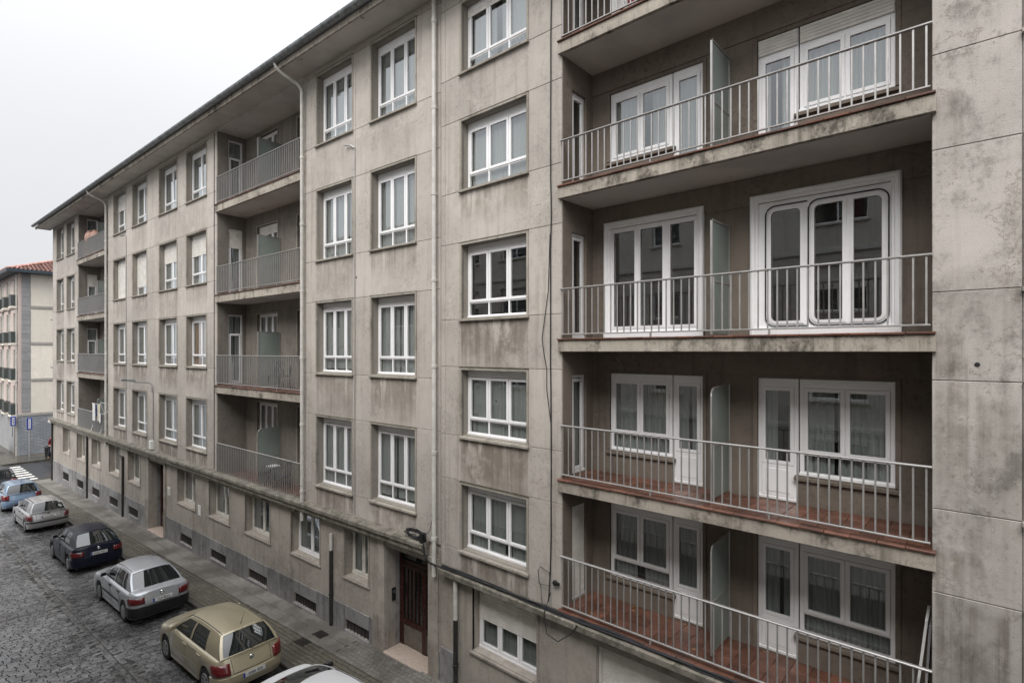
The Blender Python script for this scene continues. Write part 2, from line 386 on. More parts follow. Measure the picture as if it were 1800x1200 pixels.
# ------------------------------------------------------------------ mesh helpers
class MB:
    def __init__(s): s.v = []; s.f = []; s.mi = []; s.cur = 0
    def add(s, vs, fs):
        o = len(s.v); s.v += [tuple(v) for v in vs]
        for f in fs: s.f.append(tuple(i + o for i in f)); s.mi.append(s.cur)
        return s
    def box(s, x0, x1, y0, y1, z0, z1):
        return s.add([(x0, y0, z0), (x1, y0, z0), (x1, y1, z0), (x0, y1, z0), (x0, y0, z1), (x1, y0, z1), (x1, y1, z1), (x0, y1, z1)],
                     [(0, 3, 2, 1), (4, 5, 6, 7), (0, 1, 5, 4), (1, 2, 6, 5), (2, 3, 7, 6), (3, 0, 4, 7)])
    def hexa(s, p):  # 8 points ordered like box
        return s.add(p, [(0, 3, 2, 1), (4, 5, 6, 7), (0, 1, 5, 4), (1, 2, 6, 5), (2, 3, 7, 6), (3, 0, 4, 7)])
    def cham(s, x0, x1, y0, y1, z0, z1, c=0.006):   # box whose front (y0) edges are chamfered
        return s.add([(x0, y0 + c, z0), (x1, y0 + c, z0), (x1, y1, z0), (x0, y1, z0), (x0, y0 + c, z1), (x1, y0 + c, z1), (x1, y1, z1), (x0, y1, z1),
                      (x0 + c, y0, z0 + c), (x1 - c, y0, z0 + c), (x1 - c, y0, z1 - c), (x0 + c, y0, z1 - c)],
                     [(0, 3, 2, 1), (4, 5, 6, 7), (1, 2, 6, 5), (2, 3, 7, 6), (3, 0, 4, 7), (8, 9, 10, 11), (0, 1, 9, 8), (1, 5, 10, 9), (5, 4, 11, 10), (4, 0, 8, 11)])
    def bevbox(s, x0, x1, y0, y1, z0, z1, c):        # top edges chamfered
        return s.add([(x0, y0, z0), (x1, y0, z0), (x1, y1, z0), (x0, y1, z0), (x0, y0, z1 - c), (x1, y0, z1 - c), (x1, y1, z1 - c), (x0, y1, z1 - c),
                      (x0 + c, y0 + c, z1), (x1 - c, y0 + c, z1), (x1 - c, y1 - c, z1), (x0 + c, y1 - c, z1)],
                     [(0, 1, 5, 4), (1, 2, 6, 5), (2, 3, 7, 6), (3, 0, 4, 7), (4, 5, 9, 8), (5, 6, 10, 9), (6, 7, 11, 10), (7, 4, 8, 11), (8, 9, 10, 11)])
    def tube(s, pts, r, n=8, cap=True):
        pts = [Vector(p) for p in pts]; rings = []
        for i, p in enumerate(pts):
            d = (pts[min(i + 1, len(pts) - 1)] - pts[max(i - 1, 0)]).normalized()
            a = d.cross(Vector((0, 0, 1)) if abs(d.z) < 0.9 else Vector((1, 0, 0))).normalized(); b = d.cross(a)
            rr = r[i] if isinstance(r, (list, tuple)) else r
            rings.append([p + (a * math.cos(2 * math.pi * k / n) + b * math.sin(2 * math.pi * k / n)) * rr for k in range(n)])
        vs = [v for rg in rings for v in rg]; fs = []
        for i in range(len(pts) - 1):
            for k in range(n):
                k2 = (k + 1) % n
                fs.append((i * n + k, i * n + k2, (i + 1) * n + k2, (i + 1) * n + k))
        if cap: fs += [tuple(range(n))[::-1], tuple(range((len(pts) - 1) * n, len(pts) * n))]
        return s.add(vs, fs)
    def lathe(s, prof, n=16, axis='z', c=(0, 0, 0)):
        vs = []
        for (r, h) in prof:
            for k in range(n):
                a = 2 * math.pi * k / n
                x, y = r * math.cos(a), r * math.sin(a)
                vs.append((c[0] + x, c[1] + y, c[2] + h) if axis == 'z' else (c[0] + x, c[1] + h, c[2] + y))
        fs = []
        for i in range(len(prof) - 1):
            for k in range(n):
                k2 = (k + 1) % n
                fs.append((i * n + k, i * n + k2, (i + 1) * n + k2, (i + 1) * n + k))
        fs += [tuple(range(n))[::-1], tuple(range((len(prof) - 1) * n, len(prof) * n))]
        return s.add(vs, fs)
    def grid(s, fn, nu, nv):
        o = [fn(i / nu, j / nv) for j in range(nv + 1) for i in range(nu + 1)]
        return s.add(o, [(j * (nu + 1) + i, j * (nu + 1) + i + 1, (j + 1) * (nu + 1) + i + 1, (j + 1) * (nu + 1) + i) for j in range(nv) for i in range(nu)])
    def mesh(s, name, mats, smooth=None, weld=False, fixn=False):
        me = bpy.data.meshes.new(name)
        me.from_pydata(s.v, [], s.f)
        for m in (mats if isinstance(mats, (list, tuple)) else [mats]): me.materials.append(m)
        if any(s.mi): me.polygons.foreach_set("material_index", s.mi)
        if weld or fixn:
            b = bmesh.new(); b.from_mesh(me)
            if weld: bmesh.ops.remove_doubles(b, verts=b.verts, dist=0.0008)
            if fixn: bmesh.ops.recalc_face_normals(b, faces=b.faces)
            b.to_mesh(me); b.free()
        if smooth:
            me.polygons.foreach_set("use_smooth", [True] * len(me.polygons))
            me.set_sharp_from_angle(angle=R(smooth))
        me.update(); return me
    def build(s, name, mats, parent=None, loc=(0, 0, 0), rz=0.0, **kw):
        return obj(name, s.mesh(name, mats, **kw), parent, loc, rz)

def obj(name, me, parent=None, loc=(0, 0, 0), rz=0.0):
    o = bpy.data.objects.new(name, me); COL.objects.link(o)
    o.parent = parent; o.location = loc
    if rz: o.rotation_euler = (0, 0, rz)
    return o
def tag(o, label, cat, group=None):
    o['label'] = label; o['category'] = cat
    if group: o['group'] = group
    return o
def empty(name, loc=(0, 0, 0), rz=0.0):
    o = bpy.data.objects.new(name, None); COL.objects.link(o); o.location = loc; o.rotation_euler = (0, 0, rz); o.empty_display_size = 0.3
    return o
def structure(o): o['kind'] = 'structure'; return o
def stuff(o): o['kind'] = 'stuff'; return o
CACHE = {}
def cached(key, fn):
    if key not in CACHE: CACHE[key] = fn()
    return CACHE[key]
def text_mesh(txt, size, mat, depth=0.002):
    c = bpy.data.curves.new("t", 'FONT'); c.body = txt; c.size = size; c.extrude = depth; c.align_x = 'CENTER'; c.align_y = 'CENTER'; c.resolution_u = 2
    o = bpy.data.objects.new("t", c); COL.objects.link(o)
    bpy.context.view_layer.update()
    me = bpy.data.meshes.new_from_object(o.evaluated_get(bpy.context.evaluated_depsgraph_get()))
    bpy.data.objects.remove(o); me.materials.clear(); me.materials.append(mat); return me

# ------------------------------------------------------------------ ground: road, pavement, kerb, side street
def strip(name, x0, x1, y0, y1, zf, mat, n=40, extra=0.0):
    m = MB()
    def fn(u, v):
        x = x0 + (x1 - x0) * u; y = y0 + (y1 - y0) * v
        p = LW(x, y); return (p.x, p.y, zf(x) + extra)
    m.grid(fn, n, 1)
    return structure(m.build(name, mat))
YK = -1.97                                   # kerb line
ground = MB(); ground.grid(lambda u, v: (-900 + 1800 * u, -900 + 1800 * v, H - 10.4), 4, 4)
structure(ground.build('ground', M['asphalt']))
road = strip('road', -40.3, 14, YK + 0.02, -9.6, zroad, M['mortar'])
pavement = strip('pavement', -39.9, 14, 0.6, YK, lambda x: zwalk(x) - 0.022, M['mortar'])
walk_side = MB()
def ws(u, v):
    p = LW(-39.9 - 0.35 * 0 + (1.2 * u), -2.0 + 16 * v); return (p.x, p.y, zwalk(-39.5) - 0.03)
cs = MB(); cs.grid(lambda u, v: (*LW(-75 + 34.75 * u, -30 + 60 * v).xy, H - 9.10), 8, 8)
structure(cs.build('side_street', M['asphalt']))
# far pavement round the corner house
fp = MB()
for (a, b, c, d) in ((-75, -48.9, -1.35, 0.6), (-52.9, -48.9, 0.6, 14)):
    q = [LW(a, c), LW(b, c), LW(b, d), LW(a, d)]
    fp.hexa([(p.x, p.y, H - 9.3) for p in q] + [(p.x, p.y, H - 8.98) for p in q])
structure(fp.build('far_pavement', M['tile']))
ep = MB()
q = [LW(-40.35, YK), LW(-39.0, YK), LW(-39.0, 14), LW(-40.35, 14)]
ep.hexa([(p.x, p.y, H - 9.4) for p in q] + [(p.x, p.y, zwalk(-40.3) - 0.004) for p in q])
structure(ep.build('corner_pavement', M['tile']))
zebra = []
for i in range(7):                           # zebra crossing over the side street
    x = -41.15 - i * 1.02
    m = MB()
    m.grid(lambda u, v: (*LW(x - 0.5 * u, -0.42 - 6.5 * v).xy, H - 9.096), 1, 6)
    structure(m.build('crossing_stripe', M['paint']))

def tone_mesh(m, name, mat, tones):
    me = m.mesh(name, mat)
    a = me.attributes.new("tone", 'FLOAT', 'FACE'); a.data.foreach_set("value", tones); return me
def pieces(name, cells, mat, parent, zf, jit, variants):
    """cells: list of (cx, cy, w(x), d(y), height, chamfer): the 300 that show largest are single objects, the rest one part"""
    scored = []
    for c in cells:
        p = LW(c[0], c[1], zf(c[0])); q = project(p)
        if q is None or not (-170 < q[0] < 1500 and q[1] < 1330): continue
        inside = -10 < q[0] < 1810 and q[1] < 1210
        scored.append(((c[2] * c[3] / q[2] ** 2.6) if inside else 0.0, c))
    scored.sort(key=lambda t: -t[0])
    rest = MB(); tones = []
    for k, (s, c) in enumerate(scored):
        cx, cy, w, d, h, ch = c
        z = zf(cx); tilt = [random.uniform(-jit, jit) for _ in range(4)]
        def shape(m, ox, oy, oz, rot):
            w2, d2 = w / 2, d / 2
            b = [(-w2, -d2), (w2, -d2), (w2, d2), (-w2, d2)]
            low = [(x, y, -0.03) for x, y in b]
            mid = [(x, y, h - ch * 0.6 + t) for (x, y), t in zip(b, tilt)]
            top = [(x * (1 - 2 * ch / w), y * (1 - 2 * ch / d), h + t) for (x, y), t in zip(b, tilt)]
            vs = []
            for x, y, zz in low + mid + top:
                if rot: xx, yy = x * CA - y * SA, x * SA + y * CA
                else: xx, yy = x, y
                vs.append((ox + xx, oy + yy, oz + zz))
            fs = []
            for r_ in (0, 4):
                for i in range(4): fs.append((r_ + i, r_ + (i + 1) % 4, r_ + 4 + (i + 1) % 4, r_ + 4 + i))
            fs.append((8, 9, 10, 11)); m.add(vs, fs)
        if k < 295 and s > 0:
            v = random.randrange(variants)
            def mk():
                m = MB(); shape(m, 0, 0, 0, False); return tone_mesh(m, name, mat, [random.random()] * 9)
            me = cached((name, v, round(w, 3), round(d, 3)), mk)
            p = LW(cx, cy, z); obj(name, me, parent, p, ANG)
        else:
            p = LW(cx, cy, z); shape(rest, p.x, p.y, z, True); tones += [random.random()] * 9
    if rest.v: stuff(obj(name + '_field', tone_mesh(rest, name + '_field', mat, tones), parent))
cells = []
x = -40.0
while x < 6:
    w = random.choice((0.10, 0.11, 0.12))
    y = -2.05 - random.uniform(0, 0.2)
    while y > -9.4:
        d = random.choice((0.18, 0.22, 0.27)); 
        if not -4.62 + 0.03 * 0 < y - d / 2 + 0.008 * (x + 12) * 0 < -4.30: cells.append((x + w / 2, y - d / 2, w - 0.015, d - 0.016, 0.018, 0.010))
        y -= d
    x += w
y = -4.31
x = -40.0
while x < 6:                                 # gutter course of long flat setts between parking bay and carriageway
    cells.append((x + 0.2, -4.37, 0.388, 0.14, 0.004, 0.01)); cells.append((x + 0.38, -4.53, 0.388, 0.14, 0.004, 0.01)); x += 0.4
pieces('cobble', cells, M['cobble'], road, zroad, 0.007, 9)
cells = []
x = -39.8; i = 0
while x < 5:
    for k in range(7): cells.append((x + 0.14 + (0.14 if k % 2 else 0), -0.93 - 0.125 * (k + 0.5), 0.266, 0.104, 0.02, 0.010))
    x += 0.28
pieces('tile', cells, M['tile'], pavement, lambda x: zwalk(x) - 0.022, 0.0015, 8)
cells = []
x = -39.8
while x < 5:
    if x < -3.3:
        for k in range(2): cells.append((x + 0.3, -0.02 - 0.45 * (k + 0.5), 0.588, 0.438, 0.021, 0.006))
        x += 0.6
    else:
        for k in range(7): cells.append((x + 0.075 + (0.05 if k % 2 else 0), -0.02 - 0.128 * (k + 0.5), 0.138, 0.116, 0.021, 0.01))
        x += 0.15
pieces('paver', cells, M['paver'], pavement, lambda x: zwalk(x) - 0.022, 0.002, 8)
kerb = empty('kerb'); structure(kerb)
x = -40.0
while x < 10:
    def mk():
        m = MB(); m.bevbox(0.004, 0.996, -0.16, 0.0, -0.28, 0.0, 0.012); return m.mesh('kerb_stone', M['kerb'])
    o = obj('kerb_stone', cached('kerb', mk), kerb, LW(x, YK + 0.155, zwalk(x) + 0.002), ANG)
    o.rotation_euler = (0, -0.029, ANG)
    x += 1.0

# ------------------------------------------------------------------ building kit
def intervals(x0, x1, cuts):
    c = sorted(set([x0, x1] + [q for q in cuts if x0 + 0.02 < q < x1 - 0.02])); return list(zip(c[:-1], c[1:]))
def panel(parent, x0, x1, z0, z1, mat, y=0.0, t=0.028, stains=(), name='wall_panel', gap=0.004):
    """one facade panel with chamfered edges; stains: list of (x0, x1, ztop, length, weight)"""
    x0 += gap; x1 -= gap; z0 += gap; z1 -= gap; c = 0.006
    st = [s for s in stains if s[1] > x0 and s[0] < x1 and z0 < s[2] + 0.02 and s[2] - s[3] < z1]
    m = MB()
    nx = max(1, int((x1 - x0) / 0.04)) if st else 1
    nz = max(1, int((z1 - z0) / 0.14)) if st else 1
    m.grid(lambda u, v: (x0 + c + (x1 - x0 - 2 * c) * u, y, z0 + c + (z1 - z0 - 2 * c) * v), nx, nz)
    ng = len(m.v)
    b = [(x0 + c, y, z0 + c), (x1 - c, y, z0 + c), (x1 - c, y, z1 - c), (x0 + c, y, z1 - c), (x0, y + c, z0), (x1, y + c, z0), (x1, y + c, z1), (x0, y + c, z1),
         (x0, y + t, z0), (x1, y + t, z0), (x1, y + t, z1), (x0, y + t, z1)]
    fs = []
    for r_ in (0, 4):
        for i in range(4): fs.append((r_ + (i + 1) % 4, r_ + i, r_ + 4 + i, r_ + 4 + (i + 1) % 4))
    m.add(b, fs)
    me = m.mesh(name, mat)
    a = me.attributes.new("stain", 'FLOAT', 'POINT'); vals = []; lime = []
    runs = []
    for (a0, a1, zt, ln, wt) in st:
        rq = random.Random(round(a0 * 7 + zt * 13, 2))
        for _ in range(rq.choice((1, 2, 3)) if a1 - a0 > 1.0 else 0):
            runs.append((rq.uniform(a0 + 0.1, a1 - 0.1), rq.uniform(0.025, 0.07), zt, rq.uniform(0.25, 0.9) * min(1, ln), min(1.0, wt * 1.3)))
    for i, v in enumerate(m.v):
        s_ = 0.0; l_ = 0.0
        for (a0, a1, zt, ln, wt) in st:
            if a0 - 0.03 <= v[0] <= a1 + 0.04 and v[2] <= zt + 0.02: s_ = max(s_, wt * max(0.0, 1 - ((zt - v[2]) / ln) ** 2))
        for (cx, rw, zt, ln, wt) in runs:
            d = (zt - v[2]) / ln
            if -0.05 < d < 1 and abs(v[0] - cx) < rw * (1.25 - 0.75 * d): l_ = max(l_, wt * (1 - d * d))
        vals.append(min(1.25, s_)); lime.append(l_)
    a.data.foreach_set("value", vals)
    me.attributes.new("lime", 'FLOAT', 'POINT').data.foreach_set("value", lime)
    return obj(name, me, parent)
def core(parent, x0, x1, z0, z1, holes, mat, y0, y1, name='wall'):
    """wall slab with rectangular holes, one connected mesh (holes: x0,x1,z0,z1)"""
    xs = sorted(set([x0, x1] + [q for h in holes for q in h[:2] if x0 < q < x1])); zs = sorted(set([z0, z1] + [q for h in holes for q in h[2:] if z0 < q < z1]))
    def solid(i, j):
        if not (0 <= i < len(xs) - 1 and 0 <= j < len(zs) - 1): return False
        cx, cz = (xs[i] + xs[i + 1]) / 2, (zs[j] + zs[j + 1]) / 2
        return not any(h[0] < cx < h[1] and h[2] < cz < h[3] for h in holes)
    m = MB()
    for i in range(len(xs) - 1):
        for j in range(len(zs) - 1):
            if not solid(i, j): continue
            a, b, c, d = xs[i], xs[i + 1], zs[j], zs[j + 1]
            m.add([(a, y0, c), (b, y0, c), (b, y0, d), (a, y0, d)], [(0, 1, 2, 3)])
            if not solid(i - 1, j): m.add([(a, y0, c), (a, y0, d), (a, y1, d), (a, y1, c)], [(0, 1, 2, 3)])
            if not solid(i + 1, j): m.add([(b, y0, c), (b, y1, c), (b, y1, d), (b, y0, d)], [(0, 1, 2, 3)])
            if not solid(i, j - 1): m.add([(a, y0, c), (a, y1, c), (b, y1, c), (b, y0, c)], [(0, 1, 2, 3)])
            if not solid(i, j + 1): m.add([(a, y0, d), (b, y0, d), (b, y1, d), (a, y1, d)], [(0, 1, 2, 3)])
    return m.build(name, mat, parent, weld=True)

def frame_ring(m, x0, x1, z0, z1, y0, y1, w):
    m.cham(x0, x0 + w, y0, y1, z0, z1, 0.004); m.cham(x1 - w, x1, y0, y1, z0, z1, 0.004)
    m.cham(x0 + w, x1 - w, y0, y1, z0, z0 + w, 0.004); m.cham(x0 + w, x1 - w, y0, y1, z1 - w, z1, 0.004)
def curtain_mesh(w, h, mat, seed, amp=0.034):
    """one or two pleated panels with an uneven gap between them"""
    def mk():
        rnd = random.Random(seed * 31 + int(w * 100)); m = MB()
        g = rnd.choice((0.0, 0.0, 0.05, 0.16)); c = w * rnd.uniform(0.35, 0.65)
        for (a, b) in (((0, c - g / 2), (c + g / 2, w)) if g else ((0, w),)):
            n = max(8, int((b - a) / 0.018)); per = rnd.uniform(0.075, 0.10); ph = 0.0; off = []
            for i in range(n + 1):
                ph += 2 * math.pi * (b - a) / n / per * rnd.uniform(0.55, 1.45); off.append(math.sin(ph) * amp * rnd.uniform(0.6, 1.1))
            m.grid(lambda u, v: (a + (b - a) * u, off[int(u * n + 0.5)] * (1.0 - 0.35 * v), h * v), n, 1)
        return m.mesh('curtain', mat, smooth=80)
    return cached(('cur', round(w, 2), round(h, 2), mat.name, seed), mk)
def shutter_mesh(w, h, mat):
    def mk():
        m = MB(); p = 0.048; n = max(1, int(h / p)); p = h / n; pts = []
        for i in range(n): pts += [(0.010, i * p), (0.0, i * p + 0.006), (0.0, (i + 1) * p - 0.008), (0.010, (i + 1) * p - 0.003)]
        m.grid(lambda u, v: (w * u, pts[int(v * (len(pts) - 1) + 0.5)][0], pts[int(v * (len(pts) - 1) + 0.5)][1]), 1, len(pts) - 1)
        m.box(0, w, 0.012, 0.02, 0, h); return m.mesh('roller_shutter', mat)
    return cached(('shut', round(w, 2), round(h, 2), mat.name), mk)

def window(parent, x0, x1, z0, z1, y, cells=None, lights=3, low=0.34, shutter=0.0, box=0.0, cur='curtain', cfrac=1.0, seed=0, mat='pvc', name='window',
           rz=0.0, sill=True, surround=True, reveal=0.0, band='band', label=None, sill_out=0.07, gap_top=0.0):
    """a window set in an opening: frame (its own mesh) with sash, pane, curtain, sill, surround as sub-parts"""
    w, h = x1 - x0, z1 - z0; F = 0.062; pm = M[mat]
    hh = h - box
    if cells is None:
        cells = []; cw = (w - 2 * F) / lights
        zl = low if low else 0.0
        for i in range(lights):
            a, b = F + cw * i, F + cw * (i + 1)
            if zl: cells.append((a, b, F, F + zl, 'fixed'))
            cells.append((a, b, F + zl, hh - F, 'sash'))
    def mkf():
        m = MB(); frame_ring(m, 0, w, 0, hh, 0.0, 0.07, F)
        m.cham(-0.01, w + 0.01, -0.02, 0.0, 0.0, 0.045, 0.004)
        if box: m.cham(0, w, 0.0, 0.07, hh, h, 0.004)
        xs = sorted(set(round(c[0], 3) for c in cells if c[0] > F + 0.01))
        zs = sorted(set(round(c[2], 3) for c in cells if c[2] > F + 0.01))
        for q in xs:
            zz = [c for c in cells if abs(c[0] - q) < 0.002]
            m.cham(q - 0.022, q + 0.022, 0.004, 0.066, min(c[2] for c in zz), max(c[3] for c in zz), 0.003)
        for q in zs:
            zz = [c for c in cells if abs(c[2] - q) < 0.002]
            m.cham(min(c[0] for c in zz), max(c[1] for c in zz), 0.002, 0.064, q - 0.022, q + 0.022, 0.003)
        return m.mesh(name, pm)
    key = (name, round(w, 3), round(h, 3), round(box, 3), tuple(tuple(round(v, 3) if not isinstance(v, str) else v for v in c) for c in cells), mat)
    wo = obj(name, cached(key, mkf), parent, (x0, y, z0) if not rz else (x0, y, z0), rz)
    if label: wo['label'] = label
    for (a, b, c, d, kind) in cells:
        if kind == 'sash':
            e = 0.058
            def mk():
                m = MB(); frame_ring(m, 0, b - a, 0, d - c, -0.018, 0.03, e); return m.mesh('sash', pm)
            g = 0.008
            aa, bb, cc, dd = a + g, b - g, c + g, d - g
            def mk2():
                m = MB(); frame_ring(m, 0, bb - aa, 0, dd - cc, -0.018, 0.03, e); return m.mesh('sash', pm)
            obj('sash', cached(('sash', round(bb - aa, 3), round(dd - cc, 3), mat), mk2), wo, (aa, 0, cc))
            pa, pb, pc, pd = aa + e, bb - e, cc + e, dd - e
        elif kind == 'panel':
            def mk3():
                m = MB(); m.cham(0, b - a, -0.012, 0.03, 0, d - c, 0.01); m.cham(0.06, b - a - 0.06, -0.02, 0.0, 0.06, d - c - 0.06, 0.012); return m.mesh('door_panel', pm)
            obj('door_panel', cached(('pan', round(b - a, 3), round(d - c, 3), mat), mk3), wo, (a, 0, c)); continue
        else: pa, pb, pc, pd = a + 0.02, b - 0.02, c + 0.02, d - 0.02
        def mk4():
            m = MB(); m.box(0, pb - pa, 0.010, 0.018, 0, pd - pc); return m.mesh('pane', M['glass'])
        obj('pane', cached(('pane', round(pb - pa, 3), round(pd - pc, 3)), mk4), wo, (pa, 0, pc))
    if cur:
        cm = M[cur]
        ch = (hh - 0.1 - gap_top) * cfrac
        cells_x = (F, w - F)
        obj('curtain', curtain_mesh(w - 2 * F, ch, cm, seed % 7), wo, (F, 0.10, hh - 0.05 - gap_top - ch))
    if shutter: obj('roller_shutter', shutter_mesh(w - 0.04, shutter, M['shutter']), wo, (0.02, -0.025, hh - 0.01 - shutter))
    if sill:
        def mk5():
            m = MB(); yo = -reveal - sill_out
            m.add([(-0.07, yo, -0.075), (w + 0.07, yo, -0.075), (w + 0.07, 0.02, -0.075), (-0.07, 0.02, -0.075), (-0.07, yo, -0.03), (w + 0.07, yo, -0.03), (w + 0.07, 0.02, 0.0), (-0.07, 0.02, 0.0)],
                  [(0, 3, 2, 1), (4, 5, 6, 7), (0, 1, 5, 4), (1, 2, 6, 5), (2, 3, 7, 6), (3, 0, 4, 7)]); return m.mesh('sill', M[band])
        obj('sill', cached(('sill', round(w, 3), round(reveal, 2), band, sill_out), mk5), wo)
    if surround:
        def mk6():
            m = MB(); yo, yi, bw = -reveal - 0.022, -reveal + 0.05, 0.055
            m.cham(-bw, 0.0, yo, yi, -0.03, h + bw, 0.005); m.cham(w, w + bw, yo, yi, -0.03, h + bw, 0.005); m.cham(0.0, w, yo, yi, h, h + bw, 0.005); m.cur = 1; m.box(-bw - 0.004, w + bw + 0.004, yo - 0.004, yi - 0.006, h + bw - 0.002, h + bw + 0.012)
            return m.mesh('surround', [M[band], M['moss']])
        obj('surround', cached(('surr', round(w, 3), round(h, 3), round(reveal, 2), band), mk6), wo)
    return wo

def railing(parent, x0, x1, zf, h, y, pitch, bw, bd, mat, posts=2):
    """balcony railing: handrail and bottom rail as its own mesh, every baluster a sub-part"""
    m = MB()
    m.cham(x0, x1, y - 0.024, y + 0.024, zf + h - 0.028, zf + h, 0.008)
    m.cham(x0 + 0.02, x1 - 0.02, y - 0.016, y + 0.016, zf + 0.075, zf + 0.098, 0.004)
    for k in range(posts):
        px = x0 + (x1 - x0) * (k + 1) / (posts + 1); m.box(px - 0.014, px + 0.014, y - 0.013, y + 0.013, zf - 0.02, zf + 0.075)
    ro = m.build('railing', M[mat], parent)
    n = int((x1 - x0 - 0.1) / pitch)
    def mk():
        b = MB(); b.box(-bw / 2, bw / 2, -bd / 2, bd / 2, 0, h - 0.126); return b.mesh('baluster', M[mat])
    me = cached(('bal', round(h, 3), bw, bd, mat), mk)
    for k in range(n + 1): obj('baluster', me, ro, (x0 + 0.06 + (x1 - x0 - 0.12) * k / n, y, zf + 0.098))
    return ro

def balcony(parent, x0, x1, zf, depth, tiles=False, thick=0.25, wallm='loggia', left_ext=0.0, right_ext=0.0):
    """slab with painted soffit and a terracotta edge course (each tile a sub-part)"""
    m = MB(); m.cham(x0 - left_ext, x1 + right_ext, -0.075, 0.0, zf - thick, zf - 0.03, 0.008); m.box(x0, x1, 0.0, depth, zf - thick + 0.01, zf - 0.03)
    so = m.build('balcony_slab', M['slab'], parent)
    m = MB(); m.box(x0 + 0.002, x1 - 0.002, 0.002, depth - 0.002, zf - thick - 0.004, zf - thick + 0.009); m.build('soffit', M['soffit'], so)
    if not tiles:
        m = MB(); m.box(x0 + 0.002, x1 - 0.002, 0.08, depth, zf - 0.029, zf); m.build('floor_tiling', M['terracotta'], so)
    n = int((x1 - x0 + left_ext + right_ext) / 0.29); tw = (x1 - x0 + left_ext + right_ext) / n
    def mk():
        t = MB(); t.cham(0.003, tw - 0.003, -0.11, 0.075, -0.029, 0.002, 0.006); return t.mesh('tile', M['terracotta'])
    me = cached(('edge', round(tw, 4)), mk)
    for k in range(n): obj('tile', me, so, (x0 - left_ext + tw * k, random.uniform(-0.004, 0.004), zf + random.uniform(-0.002, 0.002)))
    if tiles:
        nx, ny = int((x1 - x0) / 0.25), int((depth - 0.08) / 0.25); a, b = (x1 - x0) / nx, (depth - 0.08) / ny
        def mk2():
            t = MB(); t.bevbox(0.003, a - 0.003, 0.003, b - 0.003, -0.029, 0.0, 0.003); return t.mesh('tile', M['terracotta'])
        me2 = cached(('ft', round(a, 4), round(b, 4)), mk2)
        for i in range(nx):
            for j in range(ny): obj('tile', me2, so, (x0 + a * i, 0.08 + b * j, zf + random.uniform(-0.0015, 0.0015)))
    return so

def screen(parent, x, y0, y1, zf, h, rounded=False):
    """frosted privacy screen across a balcony: aluminium frame, two panes"""
    m = MB()
    if rounded:
        pts = [(x, y0, zf + 0.03), (x, y0, zf + h - 0.16)] + [(x, y0 + 0.12 - 0.12 * math.cos(a), zf + h - 0.16 + 0.12 * math.sin(a)) for a in (R(30), R(60), R(90))] + [(x, y1, zf + h)]
        m.tube(pts, 0.018, 6)
        m.tube([(x, y1, zf + 0.03), (x, y1, zf + h)], 0.016, 6)
    else:
        m.box(x - 0.018, x + 0.018, y0, y0 + 0.035, zf + 0.03, zf + h); m.box(x - 0.018, x + 0.018, y1 - 0.03, y1, zf + 0.03, zf + h); m.box(x - 0.015, x + 0.015, y0, y1, zf + h - 0.03, zf + h)
    m.box(x - 0.013, x + 0.013, y0 + 0.03, y1 - 0.02, zf + h * 0.47, zf + h * 0.47 + 0.03)
    so = m.build('privacy_screen', M['rail'], parent)
    for (a, b) in ((0.05, h * 0.47), (h * 0.47 + 0.03, h - 0.03)):
        p = MB(); c = 0.1 if rounded and b > h * 0.6 else 0.0
        yy0, yy1 = y0 + 0.03, y1 - 0.025
        if c: p.add([(x - 0.004, yy0, zf + a), (x - 0.004, yy1, zf + a), (x - 0.004, yy1, zf + b), (x - 0.004, yy0 + c, zf + b), (x - 0.004, yy0, zf + b - c),
                     (x + 0.004, yy0, zf + a), (x + 0.004, yy1, zf + a), (x + 0.004, yy1, zf + b), (x + 0.004, yy0 + c, zf + b), (x + 0.004, yy0, zf + b - c)],
                    [(0, 1, 2, 3, 4), (9, 8, 7, 6, 5), (0, 5, 6, 1), (1, 6, 7, 2), (2, 7, 8, 3), (3, 8, 9, 4), (4, 9, 5, 0)])
        else: p.box(x - 0.004, x + 0.004, yy0, yy1, zf + a, zf + b)
        p.build('pane', M['frosted'], so)
    return so

def downpipe(parent, x, y, z0, z1, top=None, mat='pipe', r=0.055, name='downpipe'):
    m = MB(); pts = [(x, y, z0), (x, y, z1)]
    if top: pts += top
    m.tube(pts, r, 12)
    po = m.build(name, M[mat], parent, smooth=50)
    z = z0 + 0.9
    def mk():
        c = MB(); c.lathe([(r + 0.002, -0.05), (r + 0.012, -0.045), (r + 0.012, 0.03), (r + 0.002, 0.035)], 12); c.box(-0.012, 0.012, r, 0.12, -0.015, 0.015); return c.mesh('pipe_collar', M[mat])
    me = cached(('col', mat, r), mk)
    while z < z1:
        obj('pipe_collar', me, po, (x, y, z)); z += 2.05
    return po

# ------------------------------------------------------------------ the long grey block on the bend (street frame, heights relative to the eye)
LB = empty('apartment_building', (XH, 0, H), ANG)
tag(LB, 'long grey rendered apartment block with tall white windows, overhanging eave and two columns of balconies', 'building')
HD = [8.25, 4.80, 1.43, -1.96]; SL = [6.20, 2.75, -0.62, -3.98]; FL = [5.60, 2.15, -1.30, -4.75]
BAYS = [
    (-39.06, -32.45, [(-37.9, -36.05), (-35.2, -33.3)], [-36.0]),
    (-26.40, -12.45, [(-25.31, -23.30), (-22.25, -20.20), (-18.55, -16.45), (-15.40, -13.40)], [-23.19, -19.32, -15.53, -12.68]),
    (-6.20, -0.01, [(-5.41, -3.60), (-2.71, -0.92)], [-5.73, -3.44, -0.26]),
]
SHUT = {(1, 1, 0): 1.9, (1, 1, 1): 1.45, (1, 1, 2): 0.72, (1, 1, 3): 0.74, (1, 0, 0): 0.7}
